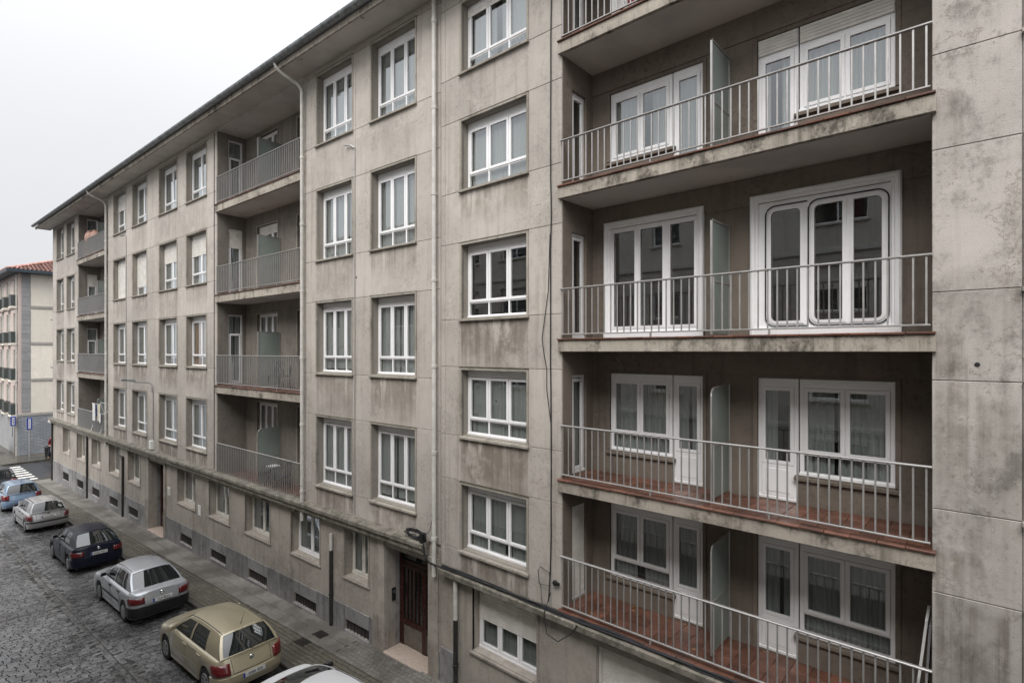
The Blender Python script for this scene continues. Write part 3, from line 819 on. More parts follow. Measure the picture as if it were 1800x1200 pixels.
for bi, (bx0, bx1, wins, vj) in enumerate(BAYS):
    zs = [8.50]
    for a, b in zip(HD, SL): zs += [a + 0.05, b - 0.04]
    zs.append(-4.62)
    stains = []
    for r in range(4):
        for wi, (a, b) in enumerate(wins):
            stains.append((a, b, SL[r] - 0.04, random.uniform(0.9, 1.9), (0.3, 0.65, 1.0, 1.15)[r] * random.uniform(0.75, 1.15)))
    for k in range(len(zs) - 1):
        zt, zb = zs[k], zs[k + 1]
        if k % 2 == 0:       # spandrel strip
            for (a, b) in intervals(bx0, bx1, vj): panel(LB, a, b, zb, zt, M['wall'], stains=stains)
        else:
            prev = bx0
            for (a, b) in wins + [(bx1, None)]:
                for (c, d) in intervals(prev, a, vj):
                    if d - c > 0.05: panel(LB, c, d, zb, zt, M['wall'])
                prev = b
    core(LB, bx0, bx1, -4.75, 8.50, [(a, b, SL[r], HD[r]) for r in range(4) for (a, b) in wins], M['core'], 0.03, 0.30)
    for r in range(4):
        for wi, (a, b) in enumerate(wins):
            sh = SHUT.get((bi, r, wi), 0.0)
            cur = 'curtain' if (r < 2 or bi == 2 and r == 2) else 'curtain'
            if bi == 1 and r == 2 and wi == 3: cur = 'curtain_o'
            window(LB, a, b, SL[r], HD[r], 0.22, lights=3 if bi == 2 else 2, low=0.36, shutter=sh, box=0.13, cur=cur, cfrac=random.choice((1.0, 1.0, 0.97)),
                   seed=bi + r + wi, reveal=0.22)

# recessed balconies: two columns of four
LOGS = [(-12.45, -6.20), (-32.45, -26.40)]
for li, (x0, x1) in enumerate(LOGS):
    door = [(-11.5, -9.9), (-8.5, -6.9)] if li == 0 else [(x0 + 1.0, x0 + 2.6), (x0 + 4.0, x0 + 5.5)]
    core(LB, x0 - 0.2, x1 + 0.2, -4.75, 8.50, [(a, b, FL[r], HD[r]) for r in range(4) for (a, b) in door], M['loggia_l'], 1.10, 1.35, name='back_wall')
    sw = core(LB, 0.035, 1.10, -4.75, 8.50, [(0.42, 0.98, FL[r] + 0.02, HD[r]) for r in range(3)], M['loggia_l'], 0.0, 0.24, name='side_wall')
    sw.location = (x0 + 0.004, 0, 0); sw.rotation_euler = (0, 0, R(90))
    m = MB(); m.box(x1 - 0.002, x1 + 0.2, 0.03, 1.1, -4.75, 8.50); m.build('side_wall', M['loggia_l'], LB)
    m = MB(); m.box(x0 + 0.002, x1 - 0.002, 0.002, 1.1, 8.44, 8.50); m.build('soffit', M['soffit'], LB)
    for r in range(4):
        balcony(LB, x0 + 0.002, x1 - 0.002, FL[r], 1.098, thick=0.30, left_ext=0.03, right_ext=0.03)
        railing(LB, x0 + 0.02, x1 - 0.02, FL[r], (1.06, 1.08, 1.15, 1.26)[r], -0.03, 0.142, 0.014, 0.030, 'rail' if li == 0 else 'rail_dark', posts=3)
        hgt = HD[r] - FL[r]
        for k, (a, b) in enumerate(door):
            w = b - a; F = 0.055; c3 = (w - 2 * F) / 3
            cells = [(F + c3 * i, F + c3 * (i + 1), 0.75, hgt - 0.06, 'sash') for i in range(2)] + [(F + 2 * c3, w - F, 0.75, hgt - 0.06, 'sash')] + [(F, w - F, 0.06, 0.75, 'panel')]
            window(LB, a, b, FL[r], HD[r], 1.2, cells=cells, cur='curtain', seed=r + k, sill=False, surround=True, reveal=0.1, name='balcony_door',
                   shutter=0.35 if (li == 0 and r == 1 and k == 0) else 0.0)
        if r < 3:
            w = 0.56; F = 0.055
            cells = [(F, w - F, 0.06, 1.95, 'sash'), (F, w - F, 1.95, hgt - 0.07, 'fixed')]
            o = window(LB, x0 - 0.06, x0 - 0.06 + w, FL[r] + 0.02, HD[r], 0.42, cells=cells, cur='curtain_g', seed=r, sill=False, surround=False, name='balcony_door', rz=R(90), shutter=0.75 if r == 1 else 0.0)
        sx = -9.70 if li == 0 else x0 + 3.0
        screen(LB, sx, 0.26, 1.09, FL[r], 2.0, rounded=(r == 3))

m = MB(); m.lathe([(0.03, -0.004), (0.022, -0.002), (0.01, 0.002)], 12, 'y', (-3.4, -0.002, 2.05)); m.build('anchor_hole', M['black'], LB)
# ledge, ground floor wall, plinth, basement openings
def sweep_x(m, prof, x0, x1, n=1, wob=0.0):
    xs = [x0 + (x1 - x0) * i / n for i in range(n + 1)]; k = len(prof); vs = []
    for x in xs:
        for (y, z) in prof: vs.append((x, y + random.uniform(-wob, wob), z + random.uniform(-wob, wob)))
    fs = [(i * k + j, (i + 1) * k + j, (i + 1) * k + (j + 1) % k, i * k + (j + 1) % k) for i in range(n) for j in range(k)]
    fs += [tuple(range(k)), tuple(range(n * k, (n + 1) * k))[::-1]]
    m.add(vs, fs)
m = MB(); sweep_x(m, [(0.02, -4.95), (-0.17, -4.90), (-0.20, -4.885), (-0.20, -4.765), (-0.225, -4.76), (-0.25, -4.735), (-0.25, -4.645), (-0.225, -4.62), (-0.06, -4.60), (0.02, -4.58)], -39.2, -0.40, 200, 0.0016)
m.build('ledge', M['ledge'], LB, smooth=35, fixn=True)
m = MB(); sweep_x(m, [(-0.24, -4.93), (-0.245, -4.75), (-0.22, -4.74), (-0.2, -4.93)], -39.22, -38.6, 1); m.build('ledge_end', M['pvc_old'], LB, fixn=True)  # pale finish carries the light on the end face of the ledge
GW = [(-36.23, -34.45, -6.64), (-32.74, -30.9, -6.62), (-29.43, -27.68, -6.58), (-26.11, -24.3, -6.56), (-22.96, -21.16, -6.53), (-16.37, -14.5, -6.46), (-13.16, -11.37, -6.42),
      (-10.09, -8.3, -6.41), (-6.92, -5.25, -6.39), (-3.96, -2.85, -6.37)]
VN = [(-36.2, -34.65), (-32.67, -31.2), (-29.34, -27.85), (-26.01, -24.55), (-22.81, -21.4), (-16.05, -14.81), (-13.0, -11.61), (-9.83, -8.47), (-6.70, -5.42), (-3.92, -2.81)]
def vtop(x): return -7.54 + 0.011 * x
def vbot(x): return -7.80 + 0.0175 * x
DR = [(-2.10, -0.42), (-19.85, -17.95)]
holes = [(a, b, s, -5.03) for (a, b, s) in GW] + [(a, b, vbot((a + b) / 2), vtop((a + b) / 2)) for (a, b) in VN] + [(DR[0][0], DR[0][1], -8.1, -5.12), (DR[1][0], DR[1][1], -8.6, -5.12)]
core(LB, -39.06, -0.01, -9.6, -4.72, holes, M['gf'], 0.0, 0.32, name='ground_floor_wall')
# plinth blocks between the openings, a little proud of the wall
edges = [-39.05] + [q for d in sorted(VN + DR) for q in d] + [-0.02]
for k in range(0, len(edges) - 1, 2):
    a, b = edges[k], edges[k + 1]
    for (c, d) in intervals(a, b, [a + (b - a) / 2] if b - a > 1.2 else []):
        zt = -7.145 + 0.0105 * c
        panel(LB, c, d, zwalk(0) - H - 0.3 + 0.029 * c, zt, M['plinth'], y=-0.022, t=0.02, name='plinth_block', stains=[(c, d, zt, 0.9, 0.6)])
for (a, b) in VN:
    zc = (a + b) / 2; t_, b_ = vtop(zc), vbot(zc); zt = -7.145 + 0.0105 * a
    panel(LB, a, b, t_, zt, M['plinth'], y=-0.022, t=0.02, name='plinth_block')
    panel(LB, a, b, zwalk(0) - H - 0.3 + 0.029 * a, b_, M['plinth'], y=-0.03, t=0.028, name='plinth_block')
    m = MB(); m.box(a + 0.004, b - 0.004, 0.045, 0.16, b_ + 0.004, t_ - 0.004); g = m.build('basement_vent', M['room'], LB)  # dark box plugs the opening; the recess's shade is put into its colour
    n = int((b - a) / 0.14)
    def mk():
        q = MB(); q.tube([(0, 0, 0), (0, 0, 0.7)], 0.012, 6); return q.mesh('bar', M['pipe_dark'])
    for i in range(n):
        o = obj('bar', cached('vbar', mk), g, (a + (b - a) * (i + 0.5) / n, 0.012, b_ - 0.02)); o.scale = (1, 1, (t_ - b_ + 0.04) / 0.7)
    s = MB(); s.add([(a - 0.02, -0.045, b_ - 0.07), (b + 0.02, -0.045, b_ - 0.07), (b + 0.02, 0.0, b_ - 0.07), (a - 0.02, 0.0, b_ - 0.07), (a - 0.02, -0.045, b_ - 0.02), (b + 0.02, -0.045, b_ - 0.02), (b + 0.02, 0.0, b_ - 0.012), (a - 0.02, 0.0, b_ - 0.012)],
                    [(0, 3, 2, 1), (4, 5, 6, 7), (0, 1, 5, 4), (1, 2, 6, 5), (2, 3, 7, 6), (3, 0, 4, 7)]); s.build('vent_sill', M['plinth'], g)
for k, (a, b, s) in enumerate(GW):
    window(LB, a, b, s, -5.03, 0.26, lights=2, low=0.0, cur='curtain_g' if k > 6 else 'curtain', seed=k, reveal=0.26, band='gf', mat='pvc_old' if k != 8 else 'pvc', sill_out=0.035)
# entrance doors
for di, (a, b) in enumerate(DR):
    zb = -7.83 if di == 0 else -8.32; zt = -5.12; w = b - a
    m = MB()
    y0 = 0.46
    m.box(a, a + 0.09, y0, y0 + 0.1, zb, zt); m.box(b - 0.09, b, y0, y0 + 0.1, zb, zt); m.box(a + 0.09, b - 0.09, y0, y0 + 0.1, zt - 0.12, zt); m.box(a + 0.09, b - 0.09, y0, y0 + 0.1, zt - 0.52, zt - 0.42)
    do = m.build('entrance_door', M['door_wood'], LB)
    p = MB(); p.box(a + 0.09, b - 0.09, y0 + 0.04, y0 + 0.05, zt - 0.42, zt - 0.12); p.build('transom_pane', M['carglass'], do)
    mid = a + 0.09 + (w - 0.18) * 0.60
    for (c, d) in ((a + 0.095, mid - 0.004), (mid + 0.004, b - 0.095)):
        lw = d - c; l = MB(); zk = zb + 0.62; ztop = zt - 0.53
        l.box(c, c + 0.08, y0 - 0.01, y0 + 0.06, zb + 0.01, ztop); l.box(d - 0.08, d, y0 - 0.01, y0 + 0.06, zb + 0.01, ztop)
        l.box(c + 0.08, d - 0.08, y0 - 0.008, y0 + 0.058, ztop - 0.1, ztop); l.box(c + 0.08, d - 0.08, y0 - 0.008, y0 + 0.058, zk - 0.05, zk + 0.07)
        ns = max(2, int((lw - 0.16) / 0.13))
        for i in range(1, ns): 
            xx = c + 0.08 + (lw - 0.16) * i / ns; l.box(xx - 0.018, xx + 0.018, y0 + 0.0, y0 + 0.05, zk + 0.07, ztop - 0.1)
        lo = l.build('door_leaf', M['door_wood'], do)
        g = MB(); g.box(c + 0.075, d - 0.075, y0 + 0.028, y0 + 0.036, zk + 0.06, ztop - 0.09); g.build('door_pane', M['carglass'], do)
        g = MB(); g.cham(c + 0.07, d - 0.07, y0 + 0.005, y0 + 0.045, zb + 0.03, zk - 0.045, 0.01); g.build('kick_panel', M['door_panel'], do)
    h_ = MB(); h_.tube([(mid + 0.06, y0 - 0.01, zb + 1.0), (mid + 0.06, y0 - 0.06, zb + 1.02), (mid + 0.06, y0 - 0.06, zb + 1.28), (mid + 0.06, y0 - 0.01, zb + 1.3)], 0.012, 6); h_.build('handle', M['chrome'], do)
    m = MB(); m.box(a - 0.002 + 0.004, b - 0.004, 0.03, 0.62, zt - 0.0, zt + 0.03); m.build('lintel', M['gf'], LB)
    m = MB(); m.box(a - 0.04, a + 0.0, 0.321, 0.65, zb, zt + 0.02); m.box(b, b + 0.04, 0.321, 0.65, zb, zt + 0.02); m.build('door_reveal', M['plinth'], LB)
    m = MB(); m.bevbox(a + 0.003, b - 0.003, -0.10, 0.64, zb - 0.6, zb, 0.012); m.build('doorstep', M['step'], LB)
    # stepped pilasters
    for (c, d, yy) in ((a - 0.26, a - 0.002, -0.05), (a - 0.52, a - 0.262, -0.035), (b + 0.002, b + (0.36 if di == 0 else 0.26), -0.045)):
        panel(LB, c, d, -9.5, -4.96, M['gf'], y=yy, t=-yy - 0.001, name='pilaster', stains=[(c, d, -7.0, 1.6, 0.8)])
m = MB(); m.cham(-2.0 - 0.1 + 0.004, -2.0 - 0.1 + 0.03, 0.19, 0.31, -6.62, -6.28, 0.006); m.build('entry_phone', M['black'], LB)
m = MB(); m.box(-2.09, -2.066, 0.22, 0.28, -6.42, -6.34); m.build('entry_phone_plate', M['alloy'], LB)
m = MB(); m.cham(-1.25, -0.85, 0.40, 0.46, -5.33, -5.25, 0.01); m.build('porch_light', M['pvc'], LB)
m = MB(); m.cham(-17.5, -17.2, -0.03, 0.0, -6.35, -6.0, 0.01); m.build('meter_box', M['pvc_old'], LB)
m = MB(); m.cham(-14.2, -13.95, -0.02, 0.0, -6.6, -6.2, 0.004); m.build('notice', M['white'], LB)

# eave, gutter, roof, shell
def eave(parent, x0, x1):
    m = MB(); m.box(x0, x1, -0.74, 0.03, 8.50, 8.55); m.build('eave_soffit', M['soffit'], parent)
    m = MB(); m.cham(x0 - 0.03, x1, -0.79, -0.741, 8.44, 8.62, 0.006); m.build('fascia', M['slab'], parent)
    g = MB(); n = 10; pr = [(-0.90 - 0.105 * math.cos(math.pi * k / n), 8.70 - 0.105 * math.sin(math.pi * k / n)) for k in range(n + 1)]
    pr2 = [(-0.90 - 0.098 * math.cos(math.pi * k / n), 8.70 - 0.098 * math.sin(math.pi * k / n)) for k in range(n, -1, -1)]
    sweep_x(g, pr + pr2, x0 - 0.12, x1, 1); go = g.build('gutter', M['gutter'], parent, smooth=40, fixn=True)
    def mk():
        q = MB(); pr3 = [(-0.90 - 0.113 * math.cos(math.pi * k / n), 8.70 - 0.113 * math.sin(math.pi * k / n)) for k in range(n + 1)]
        sweep_x(q, pr3 + [(-0.80, 8.71), (-1.0, 8.71)], -0.02, 0.02, 1); return q.mesh('gutter_bracket', M['gutter'], fixn=True)
    me = cached('gbr', mk)
    k = 0
    while x0 + 0.4 + 0.8 * k < x1: obj('gutter_bracket', me, go, (x0 + 0.4 + 0.8 * k, 0, 0)); k += 1
    r = MB(); r.add([(x0 - 0.05, -0.86, 8.78), (x1, -0.86, 8.78), (x1, 4.5, 10.6), (x0 - 0.05, 4.5, 10.6), (x0 - 0.05, -0.86, 8.72), (x1, -0.86, 8.72), (x1, 4.5, 10.5), (x0 - 0.05, 4.5, 10.5)],
                    [(0, 1, 2, 3), (7, 6, 5, 4), (0, 4, 5, 1), (1, 5, 6, 2), (2, 6, 7, 3), (3, 7, 4, 0)]); r.build('roof', M['slate'], parent)
eave(LB, -39.95, -0.01)
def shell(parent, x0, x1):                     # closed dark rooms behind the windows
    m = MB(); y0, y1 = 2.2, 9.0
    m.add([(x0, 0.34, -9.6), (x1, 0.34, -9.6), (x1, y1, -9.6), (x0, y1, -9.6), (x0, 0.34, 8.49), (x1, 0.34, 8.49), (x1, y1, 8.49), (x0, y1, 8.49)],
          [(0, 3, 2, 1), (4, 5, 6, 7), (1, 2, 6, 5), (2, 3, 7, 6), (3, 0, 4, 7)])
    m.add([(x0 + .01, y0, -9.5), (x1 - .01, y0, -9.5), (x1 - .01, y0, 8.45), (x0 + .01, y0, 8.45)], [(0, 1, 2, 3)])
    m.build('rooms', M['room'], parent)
shell(LB, -39.06, -0.01)
m = MB(); m.box(-39.08, -39.0, 0.0, 9.0, -9.6, 8.49); m.build('end_wall', M['wall'], LB)

neck = lambda x: [(x, -0.13, 8.02), (x - 0.05, -0.25, 8.17), (x - 0.16, -0.68, 8.36), (x - 0.2, -0.84, 8.48), (x - 0.2, -0.88, 8.62)]
downpipe(LB, -26.34, -0.10, -5.15, 7.95, neck(-26.34))
downpipe(LB, -6.05, -0.12, -5.2, 7.95, neck(-6.05))
downpipe(LB, -0.12, -0.11, -5.35, 9.2)
downpipe(LB, -39.0, -0.06, -9.0, -4.98, mat='pipe_dark')
for (x, zt) in ((-30.23, -4.98), (-23.60, -5.4), (-4.56, -5.78)): downpipe(LB, x, -0.06, zwalk(0) - H + 0.029 * x, zt, mat='pipe_dark')
downpipe(LB, -4.56, -0.06, -5.78, -5.3, mat='pipe', r=0.05)
m = MB(); m.tube([(-24.6, -0.05, -5.42), (-23.6, -0.05, -5.42)], 0.03, 8); m.build('pipe_branch', M['pipe_dark'], LB, smooth=50)

# ------------------------------------------------------------------ the block with the wide balconies
RB = empty('apartment_building', (0, 0, H))
tag(RB, 'grey roughcast apartment block with wide recessed balconies split by frosted screens', 'building')
HR = [7.95, 5.25, 2.42, -0.43, -3.05]; SR = [6.38, 3.70, 0.76, -1.92, -4.53]
FR = [6.0, 3.20, 0.24, -2.47, -5.00]; RT = [6.98, 4.085, 1.215, -1.425, -3.955]
for (bx0, bx1, wins, vj, mk_) in ((XH, -6.25, [(-9.09, -7.14)], [-9.66, -6.52], 'wall_r'), (-0.56, 3.4, [(0.33, 2.2)], [0.265], 'pier')):
    zs = [8.50]
    for a, b in zip(HR, SR): zs += [a + 0.07, b - 0.03]
    zs.append(-5.05)
    stains = []
    for r in range(5):
        for (a, b) in wins: stains.append((a, b, SR[r] - 0.03, (0.5, 0.8, 1.4, 1.7, 1.3)[r], (0.4, 0.85, 1.25, 1.25, 1.1)[r]))
    if mk_ == 'pier':
        for r in range(5): stains.append((-0.5, -0.3, FR[r] - 0.05, 1.3, (0.3, 0.45, 0.6, 0.9, 0.9)[r]))
        stains += [(-0.1, 0.2, -0.55, 2.2, 0.6), (-0.45, 0.12, -3.15, 2.4, 0.9), (-0.5, -0.25, -0.2, 2.2, 0.95), (-0.2, 0.26, -2.1, 1.3, 0.5), (-0.5, 0.2, 1.0, 0.9, 0.35), (-0.5, -0.28, -2.5, 2.2, 0.95)]
    for k in range(len(zs) - 1):
        zt, zb = zs[k], zs[k + 1]
        if k % 2 == 0:
            for (a, b) in intervals(bx0, bx1, vj): panel(RB, a, b, zb, zt, M[mk_], stains=stains)
        else:
            prev = bx0
            for (a, b) in wins + [(bx1, None)]:
                for (c, d) in intervals(prev, a, vj):
                    if d - c > 0.03: panel(RB, c, d, zb, zt, M[mk_], stains=stains if mk_ == 'pier' else ())
                prev = b
    core(RB, bx0, bx1, -5.05, 8.50, [(a, b, SR[r], HR[r]) for r in range(5) for (a, b) in wins], M['core'], 0.03, 0.30)
    for r in range(5):
        for (a, b) in wins:
            window(RB, a, b, SR[r], HR[r], 0.20, lights=3, low=0.29, box=0.10, cur=('curtain', 'curtain', None, 'curtain_g', 'curtain_g')[r], seed=r, reveal=0.20,
                   shutter=0.16 if r == 0 else 0.0)
# recessed wide balconies
x0, x1 = -6.25, -0.56
bh = []
for r in range(5):
    if r != 2: bh += [(-5.85, -4.48, (6.65, 3.85, 0, -2.0, -4.55)[r], HR[r] - 0.02), (-4.48, -3.88, FR[r] + 0.02, HR[r] - 0.02), (-2.98, -2.34, FR[r] + 0.02, HR[r] - 0.02), (-2.34, -1.03, (6.65, 3.85, 0, -2.0, -4.55)[r], HR[r] - 0.02)]
    else: bh += [(-5.86, -3.95, 0.30, 2.52), (-2.98, -1.05, 0.30, 2.52)]
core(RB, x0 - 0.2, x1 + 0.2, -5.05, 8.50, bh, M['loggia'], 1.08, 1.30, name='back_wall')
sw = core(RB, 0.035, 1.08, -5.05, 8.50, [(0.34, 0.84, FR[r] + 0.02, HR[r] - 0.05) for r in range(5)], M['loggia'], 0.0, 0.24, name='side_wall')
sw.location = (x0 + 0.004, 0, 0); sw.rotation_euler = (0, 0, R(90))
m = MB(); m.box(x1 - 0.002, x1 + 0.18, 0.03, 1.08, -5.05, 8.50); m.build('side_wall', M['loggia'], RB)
# string lines (shallow render joints) on the back wall are separate bands of render
for r in range(5):
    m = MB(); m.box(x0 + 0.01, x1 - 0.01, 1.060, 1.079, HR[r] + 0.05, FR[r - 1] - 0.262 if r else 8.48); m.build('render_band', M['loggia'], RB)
m = MB(); m.box(x0 + 0.002, x1 - 0.002, 0.002, 1.078, 8.44, 8.50); m.build('soffit', M['soffit'], RB)
for r in range(5):
    balcony(RB, x0 + 0.002, x1 - 0.002, FR[r], 1.078, tiles=(r >= 3), left_ext=0.05, right_ext=0.05)
    railing(RB, x0 - 0.01, x1 + 0.01, FR[r], RT[r] - FR[r], -0.035, 0.131, 0.021, 0.014, 'rail', posts=2)
    screen(RB, -3.43, 0.27, 1.075, FR[r], (1.95, 1.91, 1.93, 1.90, 1.86)[r], rounded=(r >= 3))
    w = 0.5; F = 0.05
    window(RB, x0 - 0.06, x0 - 0.06 + w, FR[r] + 0.02, HR[r] - 0.05, 0.34, cells=[(F, w - F, 0.05, HR[r] - 0.05 - FR[r] - 0.09, 'sash')], cur=None if r in (1, 2) else 'curtain_g', seed=r, sill=False, surround=False,
           name='side_window', rz=R(90), shutter=1.82 if r == 4 else 0.0)
    if r == 2: continue
    hd = HR[r] - 0.02; sl = (6.65, 3.85, 0, -2.0, -4.55)[r]
    cur = ('curtain', 'curtain', None, 'curtain_g', 'curtain_g')[r]
    for unit in (0, 1):
        wx0, wx1 = ((-5.83, -4.50), (-2.32, -1.05))[unit]; dx0, dx1 = ((-4.48, -3.90), (-2.96, -2.34))[unit]
        w = wx1 - wx0; h = hd - sl; F = 0.055
        bxh = 0.30 if (r <= 1 and unit == 1) else 0.08
        lowl = 0.0 if r <= 1 else 0.30
        cells = [(F, w / 2, F + lowl, h - bxh - F, 'sash'), (w / 2, w - F, F + lowl, h - bxh - F, 'sash')]
        if lowl: cells.append((F, w - F, F, F + lowl, 'fixed'))
        window(RB, wx0, wx1, sl, hd, 1.12, cells=cells, cur=cur, seed=r + unit, reveal=0.04, surround=False, band='loggia', sill_out=0.05, box=bxh, gap_top=0.0)
        if bxh > 0.2:
            obj('roller_shutter', shutter_mesh(w - 0.02, 0.27, M['shutter']), RB, (wx0 + 0.01, 1.09, hd - 0.28))
            obj('roller_shutter', shutter_mesh(dx1 - dx0 - 0.02, 0.27, M['shutter']), RB, (dx0 + 0.01, 1.09, hd - 0.28))
        w = dx1 - dx0; h = hd - FR[r] - 0.02
        if r <= 1: cells = [(F, w - F, F + 0.10, h - bxh - F, 'sash')]
        else: cells = [(F, w - F, F + 0.52, h - bxh - F, 'sash'), (F, w - F, F, F + 0.52, 'panel')]
        window(RB, dx0, dx1, FR[r] + 0.02, hd, 1.12, cells=cells, cur=cur, seed=r + unit + 1, sill=False, surround=False, name='balcony_door', box=bxh)
    # raised render band round each opening pair
    for (a, b, c, d) in ((-5.83, -3.90, -5.83, -4.50), (-2.96, -1.05, -2.32, -1.05)):
        m = MB(); bw = 0.07; y_, y1_ = 1.062, 1.10
        left_low, right_low = (sl, FR[r]) if a == c else (FR[r], sl)
        m.cham(a - bw, a - 0.002, y_, y1_, left_low, hd + 0.04, 0.004); m.cham(b + 0.002, b + bw, y_, y1_, right_low, hd + 0.04, 0.004)
        m.build('render_surround', M['loggia'], RB)
# third level: white moulded surrounds, full-height lights, black gasket lines on one of them
def rounded(x0, x1, z0, z1, r, corners, n=6):
    """outline, corners = (bl, br, tr, tl) rounded or not, counter-clockwise"""
    pts = []
    for (cx, cz, a0, on, px, pz) in ((x0 + r, z0 + r, 180, corners[0], x0, z0), (x1 - r, z0 + r, 270, corners[1], x1, z0), (x1 - r, z1 - r, 0, corners[2], x1, z1), (x0 + r, z1 - r, 90, corners[3], x0, z1)):
        if on: pts += [(cx + r * math.cos(R(a0 + 90 * k / n)), cz + r * math.sin(R(a0 + 90 * k / n))) for k in range(n + 1)]
        else: pts.append((px, pz))
    return pts
for ui, (ox0, ox1) in enumerate(((-5.95, -3.87), (-3.07, -0.965))):
    z0, z1 = 0.275, 2.61; yb = 1.08
    m = MB()
    prof = [(0.0, 0.0), (0.0, -0.05), (0.02, -0.078), (0.05, -0.085), (0.08, -0.07), (0.095, -0.045), (0.12, -0.04), (0.135, -0.02), (0.135, 0.03)]   # (inset, y)
    loops = []
    for (ins, yy) in prof: loops.append([(ox0 + ins, yb + yy, z0), (ox0 + ins, yb + yy, z1 - ins), (ox1 - ins, yb + yy, z1 - ins), (ox1 - ins, yb + yy, z0)])
    vs = [p for l in loops for p in l]; fs = []
    for i in range(len(loops) - 1):
        for k in range(3): fs.append((i * 4 + k, i * 4 + k + 1, (i + 1) * 4 + k + 1, (i + 1) * 4 + k))
    m.add(vs, fs); m.cham(ox0, ox1, yb - 0.075, yb + 0.03, z0 - 0.03, z0 + 0.10, 0.012)
    # white board with glazed holes, built light by light
    ix0, ix1, iz0, iz1 = ox0 + 0.135, ox1 - 0.135, z0 + 0.10, z1 - 0.135
    us = ((0.10, 0.335), (0.40, 0.625), (0.735, 0.965)) if ui == 0 else ((0.105, 0.345), (0.455, 0.665), (0.745, 0.94))
    gz0, gz1 = iz0 + 0.12, iz1 - 0.17
    wd = ix1 - ix0
    lights = [(ix0 + wd * a, ix0 + wd * b) for a, b in us]
    if ui == 0: lights = [(ix0 + 0.09, ix0 + 0.55), (ix0 + 0.68, ix0 + 1.14), (ix0 + 1.30, ix0 + 1.76)]; gz1 = iz1 - 0.10
    prev = ix0
    for (a, b) in lights:
        m.box(prev, a, yb + 0.0, yb + 0.05, iz0, iz1); m.box(a, b, yb + 0.0, yb + 0.05, iz0, gz0); m.box(a, b, yb + 0.0, yb + 0.05, gz1, iz1); prev = b
    m.box(prev, ix1, yb + 0.0, yb + 0.05, iz0, iz1)
    wo = m.build('window', M['pvc'], RB)
    wo['label'] = 'window in a white moulded surround' + (' with rounded black gasket lines' if ui else '')
    for k, (a, b) in enumerate(lights):
        cn = (0, 0, 0, 0) if ui == 0 else ((1, 0, 1, 1), (1, 0, 0, 1), (0, 1, 1, 0))[k]
        rr = 0.07
        # bead ring round the pane
        ol = rounded(a - 0.05, b + 0.05, gz0 - 0.05, gz1 + 0.05, rr + 0.05, cn) ; il = rounded(a, b, gz0, gz1, rr, cn)
        n = len(ol); q = MB(); q.add([(x, yb - 0.012, z) for x, z in ol] + [(x, yb - 0.020, z) for x, z in il] + [(x, yb + 0.03, z) for x, z in il] + [(x, yb + 0.01, z) for x, z in ol],
              [f for i in range(n) for f in ((i, (i + 1) % n, n + (i + 1) % n, n + i), (n + i, n + (i + 1) % n, 2 * n + (i + 1) % n, 2 * n + i), (3 * n + i, 3 * n + (i + 1) % n, (i + 1) % n, i))])
        if ui == 1:   # fill the square corners of the board behind the round pane
            sq = rounded(a, b, gz0, gz1, rr, (0, 0, 0, 0))
        q.build('sash', M['pvc'], wo)
        g = MB(); g.add([(x, yb + 0.012, z) for x, z in rounded(a - 0.01, b + 0.01, gz0 - 0.01, gz1 + 0.01, rr, cn)], [tuple(range(len(il)))]); g.build('pane', M['glass'], wo)
    if ui == 1:
        def gasket(x_0, x_1, cn, open_right):
            ol = rounded(x_0, x_1, gz0 - 0.085, gz1 + 0.09, 0.15, cn, 8)
            pts = [(x, yb - 0.014, z) for x, z in ol]
            if open_right:
                pts = [p for p in pts]; k = next(i for i, p in enumerate(pts) if abs(p[0] - x_1) < 1e-6 and p[2] > 1)
                pts = pts[k:] + pts[:k]
            else: pts.append(pts[0])
            q = MB(); q.tube(pts, 0.011, 6); q.build('gasket', M['gasket'], wo, smooth=60)
        gasket(lights[0][0] - 0.085, lights[0][1] + 0.10, (1, 0, 0, 1), True)
        gasket(lights[1][0] - 0.085, lights[2][1] + 0.085, (1, 1, 1, 1), False)
for (x, z, r_) in ((-0.13, -0.16, 0.015), (-0.34, -4.2, 0.012), (-8.0, -1.98 + 0.9, 0.010)):
    m = MB(); m.lathe([(r_ + 0.012, -0.004), (r_, -0.002), (r_ * 0.6, 0.002)], 12, 'y', (x, -0.002, z)); m.build('anchor_hole', M['black'], RB)
# ledge, ground floor
m = MB(); sweep_x(m, [(0.02, -5.24), (-0.19, -5.20), (-0.20, -5.19), (-0.20, -5.09), (-0.18, -5.075), (-0.05, -5.05), (0.02, -5.05)], -9.70, 3.4, 70, 0.0015)
m.build('ledge', M['ledge'], RB, smooth=35, fixn=True)
gz = zwalk(0) - H
core(RB, XH, 3.4, -9.0, -5.06, [(-8.73, -6.87, -6.70, -5.30), (-5.47, -2.9, -7.7, -5.42)], M['gf'], 0.0, 0.32, name='ground_floor_wall')
window(RB, -8.73, -6.87, -6.70, -5.30, 0.22, lights=3, low=0.0, shutter=0.74, cur='curtain_g', seed=3, reveal=0.22, band='gf', sill_out=0.05)
m = MB(); m.cham(-5.52, -5.44, 0.10, 0.26, -7.7, -5.36, 0.01); m.cham(-2.93, -2.85, 0.10, 0.26, -7.7, -5.36, 0.01); go = m.build('garage_shutter', M['pvc_old'], RB)
obj('roller_shutter', shutter_mesh(2.5, 2.3, M['shutter']), go, (-5.44, 0.2, -7.7))
for (a, b) in ((-9.80, -9.32),): panel(RB, a, b, -9.0, -7.0, M['plinth'], y=-0.025, t=0.024, name='plinth_block')
downpipe(RB, -9.20, -0.09, -8.1, -6.15, mat='pipe_dark'); downpipe(RB, -9.20, -0.09, -6.15, -5.25, mat='pipe', r=0.052)
eave(RB, XH + 0.0, 3.4)
shell(RB, XH, 3.4)
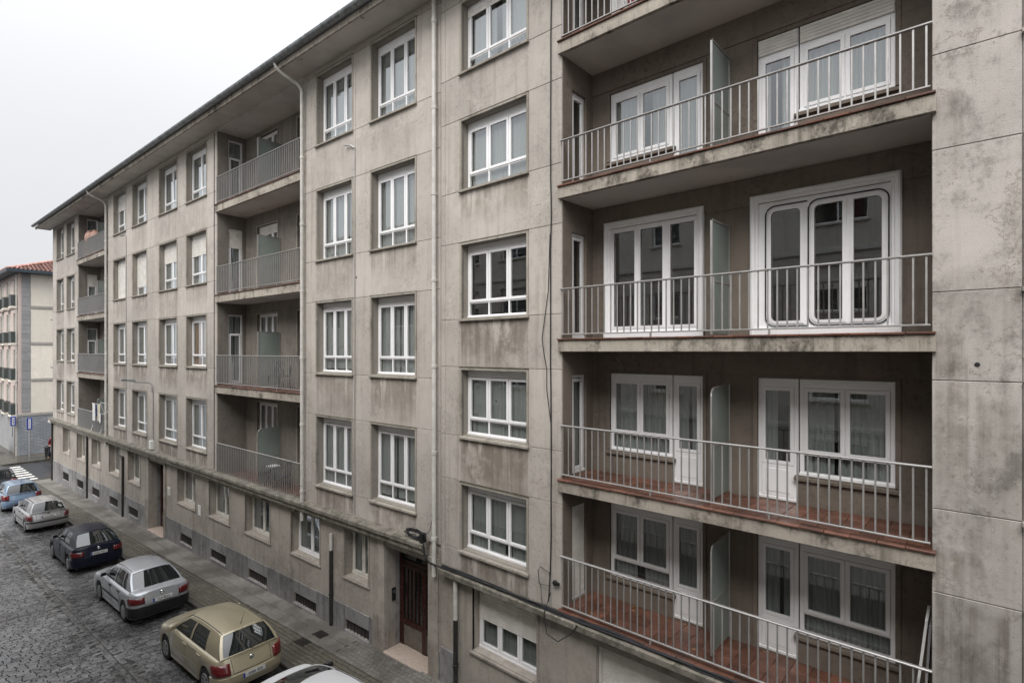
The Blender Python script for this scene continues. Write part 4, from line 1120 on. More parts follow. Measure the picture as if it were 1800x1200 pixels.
# ------------------------------------------------------------------ block across the street (only reflections show it)
OB = empty('apartment_building', (0, -9.42, H), math.pi)
tag(OB, 'grey apartment block facing across the street, seen only as a reflection in the window panes', 'building')
ox = []
for c in range(13):
    a = -9.5 + 3.1 * c
    for z in (4.2, 1.3, -1.6, -4.5): ox.append((a, a + (1.7 if c % 3 else 1.2), z, z + 1.55))
core(OB, -13, 33, -9.6, 6.6, ox, M['opp'], 0.0, 0.3)
for k, (a, b, c, d) in enumerate(ox):
    w = b - a; h = d - c
    window(OB, a, b, c, d, 0.15, cells=[(0.05, w / 2, 0.05, h - 0.05, 'fixed'), (w / 2, w - 0.05, 0.05, h - 0.05, 'fixed')], cur=None, reveal=0.15, surround=False, shutter=(0.5, 0, 0.8, 0.3, 0)[k % 5], band='opp')
for z in (6.45, 3.2, 0.3, -2.6): m = MB(); m.cham(-13, 33, -0.06, 0.0, z, z + 0.16, 0.01); m.build('string_course', M['opp_lt'], OB)
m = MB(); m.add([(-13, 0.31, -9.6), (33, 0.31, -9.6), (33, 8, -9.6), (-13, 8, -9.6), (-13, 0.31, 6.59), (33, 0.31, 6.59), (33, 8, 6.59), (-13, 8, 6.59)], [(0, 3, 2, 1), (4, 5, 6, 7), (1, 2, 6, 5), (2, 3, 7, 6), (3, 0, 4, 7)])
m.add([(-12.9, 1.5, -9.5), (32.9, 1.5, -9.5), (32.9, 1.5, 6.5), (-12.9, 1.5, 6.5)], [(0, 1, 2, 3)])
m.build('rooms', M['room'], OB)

# ------------------------------------------------------------------ cars
def lerp(a, b, t): return a + (b - a) * t
def curve(pts, x):
    if x <= pts[0][0]: return pts[0][1]
    for (a, b), (c, d) in zip(pts[:-1], pts[1:]):
        if x <= c:
            t = (x - a) / (c - a); t = t * t * (3 - 2 * t) if True else t
            return lerp(b, d, t)
    return pts[-1][1]
def make_car(name, loc_x, P, label, yc=-2.88):
    """x runs from the tail (0) to the nose (L); the car is turned so that its nose points down the street"""
    L, W, paint = P['L'], P['W'] / 2, M[P['paint']]
    rw, fw, wr = P['rear_wheel'], P['front_wheel'], P.get('wr', 0.30)
    belt, zr = P['belt'], P['roof']
    ab, at, dt, db = P['a_base'], P['a_top'], P['d_top'], P['d_base']
    rc = 0.20                                         # plan radius of the corners
    def halfw(x):
        d = min(x, L - x); r = rc if x < L / 2 else 0.42
        w = W - 0.03 * max(0, (x - L * 0.72) / (L * 0.28)) ** 2 - 0.02 * max(0, (0.6 - x) / 0.6) ** 2
        if d < r: w -= (r - math.sqrt(max(0, r * r - (r - d) ** 2))) * (1.0 if x < L / 2 else 0.75)
        return w
    top_pts = [(0, P['tail_z'])] + P.get('deck', []) + [(db + 0.12, belt), (ab - 0.25, belt), (ab + 0.10, P['cowl']), (L - 0.65, P['cowl'] - 0.10), (L - 0.18, P['nose'] + 0.06), (L, P['nose'] - 0.06)]
    def ztop(x): return curve(top_pts, x)
    def zbot(x):
        z = 0.20 + 0.05 * max(0, 1 - x / 0.5) + 0.03 * max(0, 1 - (L - x) / 0.5)
        for wx in (rw, fw):
            d = abs(x - wx); r = wr + 0.065
            if d < r: z = max(z, wr + math.sqrt(r * r - d * d) * 1.0 - 0.01)
        return z
    tail = P['tail_in']                               # the tailgate leans in above the bumper
    def shift(x, y, z, zt):
        """deform: x offset towards the middle of the car"""
        if x < 0.5:
            k = (1 - x / 0.5)
            s = tail * max(0, min(1, (z - 0.56) / (P['tail_z'] - 0.56))) ** 1.2
            if z < 0.30: s += 0.10 * (0.30 - z) / 0.12
            s += 0.07 * (abs(y) / W) ** 3
            return x + s * k
        if x > L - 0.6:
            k = (1 - (L - x) / 0.6)
            s = 0.16 * max(0, (z - 0.45) / 0.35) ** 1.5 + 0.12 * (abs(y) / W) ** 2.2
            if z < 0.30: s += 0.08 * (0.30 - z) / 0.12
            return x - s * k
        return x
    def sec(x):
        w = halfw(x); zb = zbot(x); zt = ztop(x); sh = min(zt - 0.05, belt - 0.03)
        pts = [(w - 0.10, zb), (w - 0.025, zb + 0.004)]
        for f, o in ((0.12, 0.0), (0.3, 0.012), (0.5, 0.02), (0.7, 0.018), (0.86, 0.006)):
            z = lerp(zb, sh, f); pts.append((w + o - 0.02, z))
        pts += [(w - 0.025, sh), (w - 0.045, sh + 0.022), (w - 0.085, zt - 0.008), (w - 0.13, zt), (w * 0.6, zt + 0.018), (w * 0.3, zt + 0.028), (0.0, zt + 0.032)]
        return pts
    def mirror_x(x): return -x
    xs = set()
    k = 0.0
    while k < L: xs.add(round(k, 3)); k += 0.07
    for q in (0, 0.015, 0.04, 0.08, 0.13, L, L - 0.02, L - 0.05, L - 0.1, L - 0.16): xs.add(round(q, 3))
    xs = sorted(xs)
    root = empty(name)
    def V(x, y, z): return (-x, y, z)                 # nose towards -x
    b = MB(); rings = []
    for x in xs:
        s = sec(x); full = [(-y, z) for y, z in s[:-1]] + [(y, z) for y, z in reversed(s)]
        rings.append([V(shift(x, y, z, 0), y, z) for y, z in full])
    n = len(rings[0]); vs = [p for r_ in rings for p in r_]; fs = []
    for i in range(len(rings) - 1):
        for j in range(n - 1): fs.append((i * n + j, (i + 1) * n + j, (i + 1) * n + j + 1, i * n + j + 1))
    b.add(vs, fs)
    for x in (0.0, L):                                # tail and nose faces
        s = sec(x); m_ = len(s)
        def cap(u, v):
            i = v * (m_ - 1); i0 = int(min(i, m_ - 2)); t = i - i0
            y = lerp(s[i0][0], s[i0 + 1][0], t); z = lerp(s[i0][1], s[i0 + 1][1], t); yy = y * (2 * u - 1)
            return V(shift(x, yy, z, 0), yy, z)
        b.grid(cap, 8, m_ - 1)
    body = b.build('body', paint, root, weld=True, fixn=True, smooth=38)
    # underside and wheel housings
    u = MB(); u.box(-L + 0.25, -0.18, -W + 0.14, W - 0.14, 0.17, 0.62); u.build('underbody', M['black'], root)
    # greenhouse
    yb = W - 0.105; yr = W - P.get('tumble', 0.27)
    def roofz(x):
        t = (x - (at + dt) / 2) / ((at - dt) / 2); return zr - 0.035 * t * t - (0.02 if t > 0 else 0) * t * t
    def S(xb, xt, v, side):
        zb_ = ztop(xb) - 0.004 if xb > db + 0.1 else belt - 0.01
        y = lerp(yb, yr, v) + 0.035 * math.sin(math.pi * v) * 0.8
        return V(lerp(xb, xt, v), side * y, lerp(zb_, roofz(xt) - 0.025, v))
    cols = P['cols']                                  # list of (x_belt, x_roof) column lines from the windscreen pillar to the tail; glass flags between
    flags = P['glass']
    g_side = MB()
    for side in (-1, 1):
        for ci in range(len(cols) - 1):
            (b0, t0), (b1, t1) = cols[ci], cols[ci + 1]
            def fn(uu, vv, v0=0.0, v1=1.0, off=0.0):
                v = lerp(v0, v1, vv); p = S(lerp(b0, b1, uu), lerp(t0, t1, uu), v, side); return (p[0], p[1] + side * off, p[2])
            if flags[ci]:
                g_side.grid(lambda a, c: fn(a, c, 0.0, 0.05), 4, 1); g_side.grid(lambda a, c: fn(a, c, 0.885, 1.0), 4, 2)
                q = MB(); q.grid(lambda a, c: fn(a, c, 0.05, 0.885, -0.012), 5, 5)
                q.build('side_window', M['carglass'], root, smooth=60)
                t = MB(); t.tube([fn(k / 6, 0, 0.045, 1, 0.004) for k in range(7)], 0.008, 5); t.build('window_trim', M['black'] if P.get('black_trim', True) else M['chrome'], root)
            else: g_side.grid(lambda a, c: fn(a, c), 3, 8)
    # roof
    bow_f, bow_r = 0.10, 0.06
    def roof(uu, vv, dz=0.0):
        y = lerp(-yr, yr, vv); e = 1 - (y / yr) ** 2
        x = lerp(dt - bow_r * e, at + bow_f * e, uu)
        xe = lerp(dt, at, uu)
        return V(x, y, roofz(xe) - 0.025 + 0.055 * (1 - abs(y / yr) ** 2.6) + dz)
    g_side.grid(roof, 14, 12)
    # windscreen and rear window frames + panes
    def W_(xb, xt, zb_, bow, uu, v, sgn):
        yy = lerp(yb, yr, v) + 0.035 * math.sin(math.pi * v) * 0.8
        y = lerp(-yy, yy, uu); e = 1 - (y / yy) ** 2
        z = lerp(zb_, roofz(xt) - 0.025, v) + 0.055 * (1 - abs(y / yy) ** 2.6) * v + 0.02 * e * (1 - v)
        return V(lerp(xb, xt, v) + sgn * bow * e + sgn * 0.02 * math.sin(math.pi * v), y, z)
    def pane(xb, xt, zb_, bow, sgn, mu, m0, m1, nm):
        f = lambda a, c: W_(xb, xt, zb_, bow, a, c, sgn)
        for (u0, u1, v0, v1) in ((0, mu, 0, 1), (1 - mu, 1, 0, 1), (mu, 1 - mu, 0, m0), (mu, 1 - mu, 1 - m1, 1)):
            g_side.grid(lambda a, c: f(lerp(u0, u1, a), lerp(v0, v1, c)), 6 if u1 - u0 > 0.5 else 2, 8 if v1 - v0 > 0.5 else 1)
        q = MB(); off = -0.008 * sgn
        q.grid(lambda a, c: (lambda p: (p[0] - off * 0 + 0.006 * sgn, p[1], p[2] - 0.006))(f(lerp(mu, 1 - mu, a), lerp(m0, 1 - m1, c))), 12, 8)
        q.build(nm, M['carglass'], root, smooth=60)
        return f
    pane(ab, at, P['cowl'] + 0.02, bow_f, 1, 0.045, 0.03, 0.05, 'windscreen')
    fr = pane(db, dt, P.get('rear_glass_z', belt), bow_r, -1, P.get('rear_mu', 0.05), 0.05, 0.07, 'rear_window')
    gh = g_side.build('roof', paint, root, smooth=45, weld=True, fixn=True)
    # helper on the tail surface
    def tailpt(y, z, off=0.006): return V(shift(0, y, z, 0) - off, y, z)
    def around(s, z, off):
        """s: distance along the tail from the centre line; it turns the corner to the side"""
        we = halfw(0.0) - 0.02
        if s <= we: return V(shift(0, s, z, 0) - off, s, z)
        d = s - we; arc = rc * math.pi / 2
        if d < arc:
            a = d / rc; x = rc * (1 - math.cos(a)); y = we + (rc) * math.sin(a) * (W - 0.02 - we) / rc
        else: x = rc + (d - arc); y = halfw(x) - 0.0
        nx = max(0, 1 - d / arc); return V(shift(x, y, z, 0) - off * nx, y + off * (1.2 - nx) + 0.002, z)
    for side in (-1, 1):                              # tail lamps wrap round the corners
        for (s0, s1, z0, z1, mt) in P['lamps']:
            q = MB(); sg = side
            def lampfn(a, c):
                p = around(lerp(s0, s1, a), lerp(z0, z1, c) + P.get('lamp_slant', 0) * a, 0.012); return (p[0], p[1] * sg, p[2])
            q.grid(lampfn, 8, 3)
            o = q.build('tail_lamp', M[mt], root, fixn=True, smooth=50)
            mod = o.modifiers.new("solid", 'SOLIDIFY'); mod.thickness = 0.03; mod.offset = 0
    # bumper strip round the tail
    if P.get('bumper'):
        z0, z1, mt = P['bumper']; q = MB(); tot = halfw(0) - 0.02 + rc * 1.57 + max(0.05, rw - wr - 0.07 - rc)
        prof = [(0.0, z0), (0.02, z0 + 0.02), (0.026, (z0 + z1) / 2), (0.02, z1 - 0.012), (0.0, z1)]
        for side in (-1, 1):
            q.grid(lambda a, c: (lambda p: (p[0], p[1] * side, p[2]))(around(tot * a, prof[int(c * 4 + 0.5)][1], prof[int(c * 4 + 0.5)][0])), 16, 4)
        q.build('rear_bumper', M[mt] if mt != 'paint' else paint, root, smooth=50, fixn=True)
    if P.get('strip'):
        z0, z1, mt = P['strip']
        q = MB()
        for side in (-1, 1):
            q.grid(lambda a, c: V(lerp(rw + wr + 0.1, fw - wr - 0.1, a), side * (halfw(2) + 0.008 + (0.006 if 0.2 < c < 0.8 else 0)), lerp(z0, z1, c)), 6, 3)
        q.build('side_moulding', M[mt] if mt != 'paint' else paint, root, smooth=60)
    # tailgate seam, number plate, badge
    pz = P['plate_z']; py = P.get('plate_y', 0.0)
    pl = MB(); px = shift(0, 0, pz, 0)
    lean = 0.0 if pz < 0.56 else 0.2
    pl.cham(-0.26, 0.26, -0.012, 0.0, -0.055, 0.055, 0.004)
    po = pl.build('number_plate', M['plate'], root, (-(px - 0.045), py, pz), R(90))
    po.rotation_euler = (R(-8) if pz > 0.56 else 0, 0, R(90))
    e = MB(); e.box(-0.26, -0.215, -0.0145, -0.011, -0.053, 0.053); e.build('plate_band', M['plate_blue'], po)
    to = obj('plate_text', text_mesh(P['plate'], 0.105, M['ink'], 0.001), po, (0.022, -0.0135, 0.0)); to.rotation_euler = (R(90), 0, 0); to.scale = (0.80, 1.0, 1)
    if P.get('badge'):
        bz = P['badge_z']; q = MB(); q.lathe([(0.052, -0.012), (0.058, -0.004), (0.052, 0.004), (0.040, 0.002)], 20)
        bo = q.build('badge', M['chrome'], root, (-(shift(0, 0, bz, 0) - 0.012), 0, bz)); bo.rotation_euler = (0, R(90), 0)
        if P['badge'] == 'vw':
            q = MB()
            for pts in ([(-0.022, 0.036), (0, 0.006), (0.022, 0.036)], [(-0.04, 0.014), (-0.018, -0.036), (0, 0.0), (0.018, -0.036), (0.04, 0.014)]):
                q.tube([(-z, y, 0.008) for y, z in pts], 0.005, 5)
            q.build('badge_letters', M['chrome'], bo)
        else:
            q = MB(); q.tube([(-z, y, 0.008) for y, z in ((0.02, 0.025), (-0.015, 0.02), (0.015, -0.01), (-0.02, -0.025))], 0.006, 5); q.build('badge_letters', M['chrome'], bo)
    sm = MB()
    gy = W - 0.33; gz0 = P.get('gate_z', 0.60); pts = [tailpt(-gy, P['tail_z'] - 0.02, 0.003), tailpt(-gy + 0.02, gz0, 0.003)] + [tailpt(lerp(-gy + 0.02, gy - 0.02, k / 6), gz0 - 0.004, 0.003) for k in range(1, 6)] + [tailpt(gy - 0.02, gz0, 0.003), tailpt(gy, P['tail_z'] - 0.02, 0.003)]
    sm.tube(pts, 0.006, 5); sm.build('tailgate_seam', M['black'], root)
    # doors: panels a hair proud of the body side, with handles
    for side in (-1, 1):
        for (d0, d1, hx) in P['doors']:
            q = MB()
            def dfn(a, c):
                x = lerp(d0, d1, a); s = sec(x); zb_ = max(0.30, zbot(x) + 0.015); z = lerp(zb_, belt - 0.045, c)
                ys = [p for p in s[1:9]]
                y = ys[-1][0]
                for (ya, za), (yb2, zb2) in zip(ys[:-1], ys[1:]):
                    if za <= z <= zb2: y = lerp(ya, yb2, (z - za) / max(1e-6, zb2 - za)); break
                o_ = 0.005 if (0.02 < a < 0.98 and 0.03 < c < 0.99) else -0.012
                return V(x, side * (y + o_), z)
            q.grid(lambda a, c: dfn([0, 0.025, 0.2, 0.4, 0.6, 0.8, 0.975, 1][int(a * 7 + 0.5)], [0, 0.035, 0.2, 0.4, 0.6, 0.8, 0.985, 1][int(c * 7 + 0.5)]), 7, 7)
            do = q.build('door', paint, root, smooth=40, fixn=True)
            h_ = MB(); yy = side * (halfw(hx) + 0.012)
            h_.cham(-hx - 0.10, -hx + 0.10, min(yy, yy - side * 0.03), max(yy, yy - side * 0.03), belt - 0.125, belt - 0.09, 0.006)
            h_.build('handle', paint if P.get('body_handles') else M['black'], do)
        # mirror
        mx = ab - 0.30; q = MB(); q.hexa([V(mx, side * (yb + 0.02), belt + 0.02), V(mx - 0.07, side * (yb + 0.20), belt + 0.03), V(mx + 0.02, side * (yb + 0.20), belt + 0.03), V(mx + 0.12, side * (yb + 0.02), belt + 0.02),
                                          V(mx, side * (yb + 0.04), belt + 0.13), V(mx - 0.07, side * (yb + 0.19), belt + 0.15), V(mx + 0.0, side * (yb + 0.19), belt + 0.14), V(mx + 0.08, side * (yb + 0.04), belt + 0.12)])
        mo = q.build('wing_mirror', paint if P.get('body_handles') else M['black'], root, fixn=True, smooth=30)
        mod = mo.modifiers.new("bev", 'BEVEL'); mod.width = 0.02; mod.segments = 2
        # head lamp
        q = MB(); q.grid(lambda a, c: (lambda p: (p[0], p[1], p[2]))(V(shift(L - 0.05 - 0.16 * a, side * lerp(W - 0.42, halfw(L - 0.05 - 0.16 * a) - 0.01, a), lerp(0.56, P['nose'] - 0.09, c), 0) + 0.05, side * lerp(W - 0.42, halfw(L - 0.05 - 0.16 * a) + 0.006, a), lerp(0.56, P['nose'] - 0.09, c))), 6, 2)
        q.build('head_lamp', M['lamp'], root, smooth=60)
        # roof gutter line
        q = MB(); q.tube([(lambda p: (p[0], p[1], p[2] + 0.004))(roof(k / 10, 0.035 if side < 0 else 0.965)) for k in range(11)], 0.009 if not P.get('rails') else 0.02, 5)
        q.build('roof_rail', M['black'] if not P.get('rails') else M['black'], root)
        for wx in (rw, fw):
            def mkt():
                t = MB(); t.lathe([(wr * 0.62, -0.085), (wr * 0.70, -0.098), (wr * 0.93, -0.095), (wr, -0.07), (wr, 0.07), (wr * 0.93, 0.09), (wr * 0.6, 0.08)], 28, 'y'); return t.mesh('wheel', M['tyre'], smooth=40)
            wh = obj('wheel', cached(('tyre', wr), mkt), root, (-wx, side * (W - 0.115), wr))
            sp = P.get('spokes', 6)
            def mkr():
                t = MB(); t.lathe([(wr * 0.66, -0.092), (wr * 0.60, -0.096), (wr * 0.57, -0.06), (0.05, -0.05), (0.048, -0.02)], 24, 'y')
                return t.mesh('rim', M['pipe_dark'], smooth=40)
            def mks():
                t = MB(); t.lathe([(wr * 0.665, -0.088), (wr * 0.63, -0.104), (wr * 0.57, -0.10), (wr * 0.56, -0.07)], 28, 'y'); t.lathe([(0.055, -0.06), (0.055, -0.104), (0.03, -0.112), (0.001, -0.112)], 14, 'y')
                for k in range(sp):
                    a = 2 * math.pi * k / sp + 0.2; c_, s_ = math.cos(a), math.sin(a); w0, w1 = 0.024, 0.032
                    pr = [(0.03, -w0), (wr * 0.6, -w1), (wr * 0.6, w1), (0.03, w0)]
                    t.hexa([(x * c_ - y * s_, -0.075, x * s_ + y * c_) for x, y in pr] + [(x * c_ - y * s_, -0.105, x * s_ + y * c_) for x, y in pr])
                return t.mesh('rim', M['alloy'], smooth=35, fixn=True)
            for me in (cached(('rimd', wr), mkr), cached(('rims', wr, sp), mks)):
                o = obj('rim' if me.name.startswith('rim') else 'rim', me, wh)
                if side > 0: o.rotation_euler = (0, 0, math.pi)
    for q_ in P.get('extras', ()):
        if q_ == 'aerial':
            e = MB(); p = roof(0.10, 0.5); e.tube([p, (p[0] + 0.03, p[1], p[2] + 0.03), (p[0] + 0.22, p[1], p[2] + 0.34)], [0.018, 0.008, 0.003], 6); e.build('aerial', M['black'], root)
        if q_ == 'wiper':
            e = MB(); e.tube([W_(db, dt, P.get('rear_glass_z', belt), bow_r, 0.5, 0.03, -1), W_(db + 0.0, dt, P.get('rear_glass_z', belt), bow_r, 0.78, 0.16, -1)], 0.009, 5); e.build('wiper', M['black'], root)
    p = LW(loc_x, yc, zroad(loc_x) + 0.012)
    root.location = p
    root.rotation_euler = (0, -0.029, ANG)
    tag(root, label, 'car', 'cars parked along the kerb')
    return root
hatch = dict(L=4.12, W=1.57, roof=1.41, belt=0.93, a_base=2.98, a_top=2.22, d_top=0.52, d_base=0.16, cowl=0.95, nose=0.74, tail_z=0.93, tail_in=0.14, rear_wheel=0.80, front_wheel=3.31,
             cols=[(2.98, 2.22), (2.86, 2.13), (1.90, 1.78), (1.80, 1.70), (0.98, 1.02), (0.16, 0.52)], glass=[0, 1, 0, 1, 0],
             doors=[(1.84, 2.92, 1.98), (1.02, 1.82, 1.14)], plate_z=0.50, rear_mu=0.05, lamps=[(0.50, 1.02, 0.60, 0.84, 'tail')], bumper=(0.33, 0.57, 'paint'), strip=(0.50, 0.56, 'paint'))
def variant(base, **kw): d = dict(base); d.update(kw); return d
make_car('parked_car', -3.32, variant(hatch, paint='cp_gold', plate='5EBR IRI5', badge='vw', badge_z=0.80, body_handles=True, extras=('aerial', 'wiper'), rear_glass_z=0.95), 'champagne gold hatchback with a roof aerial, parked behind the silver saloon')
sal = dict(L=4.40, W=1.60, roof=1.41, belt=0.93, a_base=3.05, a_top=2.38, d_top=1.02, d_base=0.40, cowl=0.94, nose=0.72, tail_z=0.93, tail_in=0.05, rear_wheel=0.88, front_wheel=3.38, deck=[(0.12, 0.965), (0.42, 0.985)],
           rear_glass_z=0.975, cols=[(3.05, 2.38), (2.93, 2.29), (2.06, 1.98), (1.97, 1.91), (1.24, 1.36), (1.17, 1.30), (0.86, 1.12), (0.40, 1.02)], glass=[0, 1, 0, 1, 0, 1, 0],
           doors=[(2.02, 3.0, 2.15), (1.14, 2.0, 1.3)], plate_z=0.70, rear_mu=0.04, lamps=[(0.46, 0.98, 0.66, 0.84, 'tail')], bumper=(0.26, 0.58, 'black'), strip=(0.50, 0.57, 'black'), spokes=8, gate_z=0.61)
make_car('parked_car', -9.2, variant(sal, paint='cp_silver', plate='VLE BEIRJ', badge='s', badge_z=0.86), 'silver saloon with a black rear bumper, parked between the gold and the navy car')
make_car('parked_car', -15.85, variant(sal, paint='cp_navy', L=4.20, a_base=2.95, a_top=2.28, d_top=0.78, d_base=0.20, deck=[(0.1, 0.95), (0.2, 0.96)], tail_in=0.08, front_wheel=3.35, plate='AVEE NBU', badge='s', badge_z=0.86,
         cols=[(2.95, 2.28), (2.83, 2.19), (1.96, 1.88), (1.87, 1.81), (1.10, 1.16), (0.20, 0.78)], glass=[0, 1, 0, 1, 0], doors=[(1.92, 2.9, 2.05), (1.05, 1.9, 1.2)], bumper=(0.28, 0.58, 'paint'), strip=(0.50, 0.55, 'paint'), lamps=[(0.46, 0.98, 0.64, 0.82, 'tail')]),
         'dark navy hatchback with a long sloping rear window, parked ahead of the silver saloon')
make_car('parked_car', -24.1, variant(hatch, paint='cp_silver2', L=4.2, d_top=0.42, d_base=0.14, plate='L1E 4AD', plate_z=0.72, badge='s', badge_z=0.84, tail_in=0.16, bumper=(0.48, 0.56, 'black'), strip=(0.48, 0.54, 'black'),
         lamps=[(0.58, 1.04, 0.60, 0.82, 'tail')], lamp_slant=0.05, rails=True), 'warm silver estate-style hatchback with black roof rails, parked behind the blue car')
make_car('parked_car', -30.3, variant(hatch, paint='cp_blue', L=4.3, W=1.64, roof=1.47, d_top=0.45, d_base=0.15, plate='6 BKE', badge=None, lamps=[(0.55, 1.0, 0.66, 0.95, 'tail')], extras=('aerial',)), 'light steel blue estate car with a roof aerial')
make_car('parked_car', -37.2, variant(hatch, paint='cp_dark', L=4.3, W=1.64, roof=1.45, d_top=0.5, d_base=0.15, plate='4 HRS', badge=None), 'dark graphite hatchback parked next to the zebra crossing')
make_car('parked_car', 1.62, variant(hatch, paint='cp_white', L=4.05, roof=1.30, belt=0.86, cowl=0.88, a_base=3.30, a_top=2.22, front_wheel=3.25, cols=[(3.30, 2.22), (3.16, 2.13), (1.90, 1.78), (1.80, 1.70), (0.98, 1.02), (0.16, 0.52)], plate='2 TLW', badge=None), 'white car of which mostly the roof shows, parked nearest to the door', yc=-2.9)

# ------------------------------------------------------------------ corner house beyond the side street
CP = LW(-52.9, 0.18, H)
CH = empty('corner_house', CP, ANG)
tag(CH, 'cream and pink corner house with a red tiled hip roof and grey clad ground floor', 'house')
FZ = [3.85, 0.68, -2.5, -5.5]                         # string courses, heights relative to the eye
m = MB(); m.box(-17, -0.03, 0.03, 12, -9.4, 6.75); m.build('wall', M['pinkwall'], CH)
tops = [6.74] + FZ[:3]
for k in range(4):                                    # cream fields between the string courses on the gable side
    m = MB(); m.cham(0, 11, 0.0, 0.03, FZ[k] + 0.12, tops[k] - (0.0 if k == 0 else 0.14), 0.006)
    m.build('render_field', M['cream'], CH, (0, 0.86, 0), R(90))
    m = MB(); m.cham(0, 11, -0.05, 0.03, FZ[k] - 0.13, FZ[k] + 0.11, 0.02)
    m.build('string_course', M['bandstone'], CH, (0, 0.86 if k < 3 else 0.0, 0), R(90))
z = -5.30; k = 0
while z < 6.6:                                        # corner stones
    hq = 0.40
    def mkq():
        q = MB(); q.cham(0.0, 0.60, 0.0, 0.03, 0.005, hq - 0.005, 0.008); return q.mesh('quoin', M['quoin'])
    obj('quoin', cached('quoin', mkq), CH, (0.012 + 0.01 * (k % 2), 0.25, z), R(90)); z += hq; k += 1
def clad_mat():
    t = NT('grey_stone_cladding'); p = t.objpos()
    br = t.node("ShaderNodeTexBrick"); br.inputs["Scale"].default_value = 1.0; br.inputs["Mortar Size"].default_value = 0.012
    br.inputs["Brick Width"].default_value = 0.42; br.inputs["Row Height"].default_value = 0.13
    br.inputs["Color1"].default_value = (0.25, 0.27, 0.30, 1); br.inputs["Color2"].default_value = (0.34, 0.36, 0.39, 1); br.inputs["Mortar"].default_value = (0.07, 0.075, 0.085, 1)
    mp = t.node("ShaderNodeMapping"); mp.inputs["Rotation"].default_value = (R(90), 0, 0)
    t.link(p, mp.inputs["Vector"]); t.link(mp.outputs[0], br.inputs["Vector"])
    c = t.mix(t.math('MULTIPLY', t.rng(t.noise(t.pos(), 1.2, 5), 0.45, 0.65), 0.5), br.outputs["Color"], (0.17, 0.185, 0.21))
    t.color(c); t.rough(0.6); t.bump(br.outputs["Fac"], -0.4, 0.01); return t.m
M['clad'] = clad_mat()
m = MB(); m.cham(0.03, 8.4, -0.01, 0.028, -9.1, -5.64, 0.01); m.build('ground_floor_cladding', M['clad'], CH, (0, 0, 0), R(90))
m = MB(); m.box(8.5, 11.0, 0.0, 0.02, -9.1, -5.64); so = m.build('shop_opening_shade', M['black'], CH, (0.02, 0, 0), R(90))  # flat black sheet on the wall; the shade of a recess is its colour
def mksl():
    q = MB(); q.cham(0, 2.4, -0.03, 0.0, 0, 0.11, 0.008); return q.mesh('slat', M['maroon'])
for i in range(9): obj('slat', cached('slat', mksl), so, (8.55, -0.002, -7.3 + 0.17 * i))
# street front: pink strip, glazed bay, balconies, doors
m = MB(); m.tube([(-0.14, -0.06, -9.0), (-0.14, -0.06, 6.6)], 0.05, 8); m.build('downpipe', M['pipe'], CH, smooth=50)
m = MB(); m.box(-17, -0.002, 0.0, 0.028, -9.1, -5.6); m.build('ground_floor_front', M['quoin'], CH)
for k, z in enumerate(FZ):
    zt = ([6.3] + [q - 0.5 for q in FZ])[k]
    for x in (-1.1, -4.4, -7.7):
        b = MB(); b.cham(x - 0.1, x + 1.0, -0.45, 0.03, z - 0.16, z, 0.02); bo = b.build('balcony', M['cream'], CH)
        r_ = MB(); r_.cham(x - 0.06, x + 0.96, -0.43, -0.40, z + 0.95, z + 1.0, 0.008); r_.box(x - 0.06, x - 0.03, -0.4, 0.0, z + 0.95, z + 1.0); r_.box(x + 0.93, x + 0.96, -0.4, 0.0, z + 0.95, z + 1.0); ro = r_.build('balcony_rail', M['green_rail'], bo)
        p = MB(); p.box(x - 0.05, x + 0.95, -0.415, -0.405, z + 0.04, z + 0.94); p.box(x + 0.94, x + 0.95, -0.4, 0.0, z + 0.04, z + 0.94); p.build('balcony_panel', M['green_rail'], bo)
        window(CH, x + 0.0, x + 0.85, z + 0.02, zt, 0.0, lights=2, low=0.5, cur='curtain', seed=k, sill=False, surround=False, name='french_window', mat='pvc_old')
        window(CH, x - 0.75, x - 0.3, z + 0.3, zt - 0.1, 0.0, lights=1, low=0.3, cur='curtain', seed=k + 1, sill=True, surround=True, mat='pvc_old')
    m = MB(); m.cham(-17, -0.03, -0.06, 0.03, z - 0.12, z + 0.02, 0.01); m.build('string_course', M['bandstone'], CH)
m = MB(); m.cham(-1.35, -0.55, -0.02, 0.02, -9.0, -6.4, 0.02); m.build('house_door', M['door_wood'], CH)
m = MB(); m.cham(-2.5, -2.1, -0.02, 0.02, -7.6, -6.2, 0.02); m.build('narrow_window', M['carglass'], CH)
# hip roof: fascia, soffit, rows of tiles
ex, ey, ez, ov = 0.75, -0.75, 6.75, 0.75
m = MB(); m.box(-17.7, ex, ey, 12.5, ez, ez + 0.05); m.build('eave_soffit', M['eave_dark'], CH)
m = MB(); m.cham(-17.7, ex + 0.06, ey - 0.06, ey, ez - 0.03, ez + 0.24, 0.02); m.build('fascia', M['eave_dark'], CH)
m = MB(); m.cham(0, 13.3, -0.06, 0.0, ez - 0.03, ez + 0.24, 0.02); m.build('fascia', M['eave_dark'], CH, (ex, ey, 0), R(90))
rise = 2.3; run = 6.0
rm = MB(); rm.add([(-17.7, ey, ez + 0.2), (ex, ey, ez + 0.2), (ex, 12.5, ez + 0.2), (-17.7, 12.5, ez + 0.2), (-17.7, ey + run, ez + 0.2 + rise), (ex - run, ey + run, ez + 0.2 + rise), (ex - run, 6.5, ez + 0.2 + rise)],
                  [(0, 1, 5, 4), (1, 2, 6, 5), (2, 3, 4, 6), (4, 5, 6)])
rf = rm.build('roof', M['roofbase'], CH)
tm = MB()
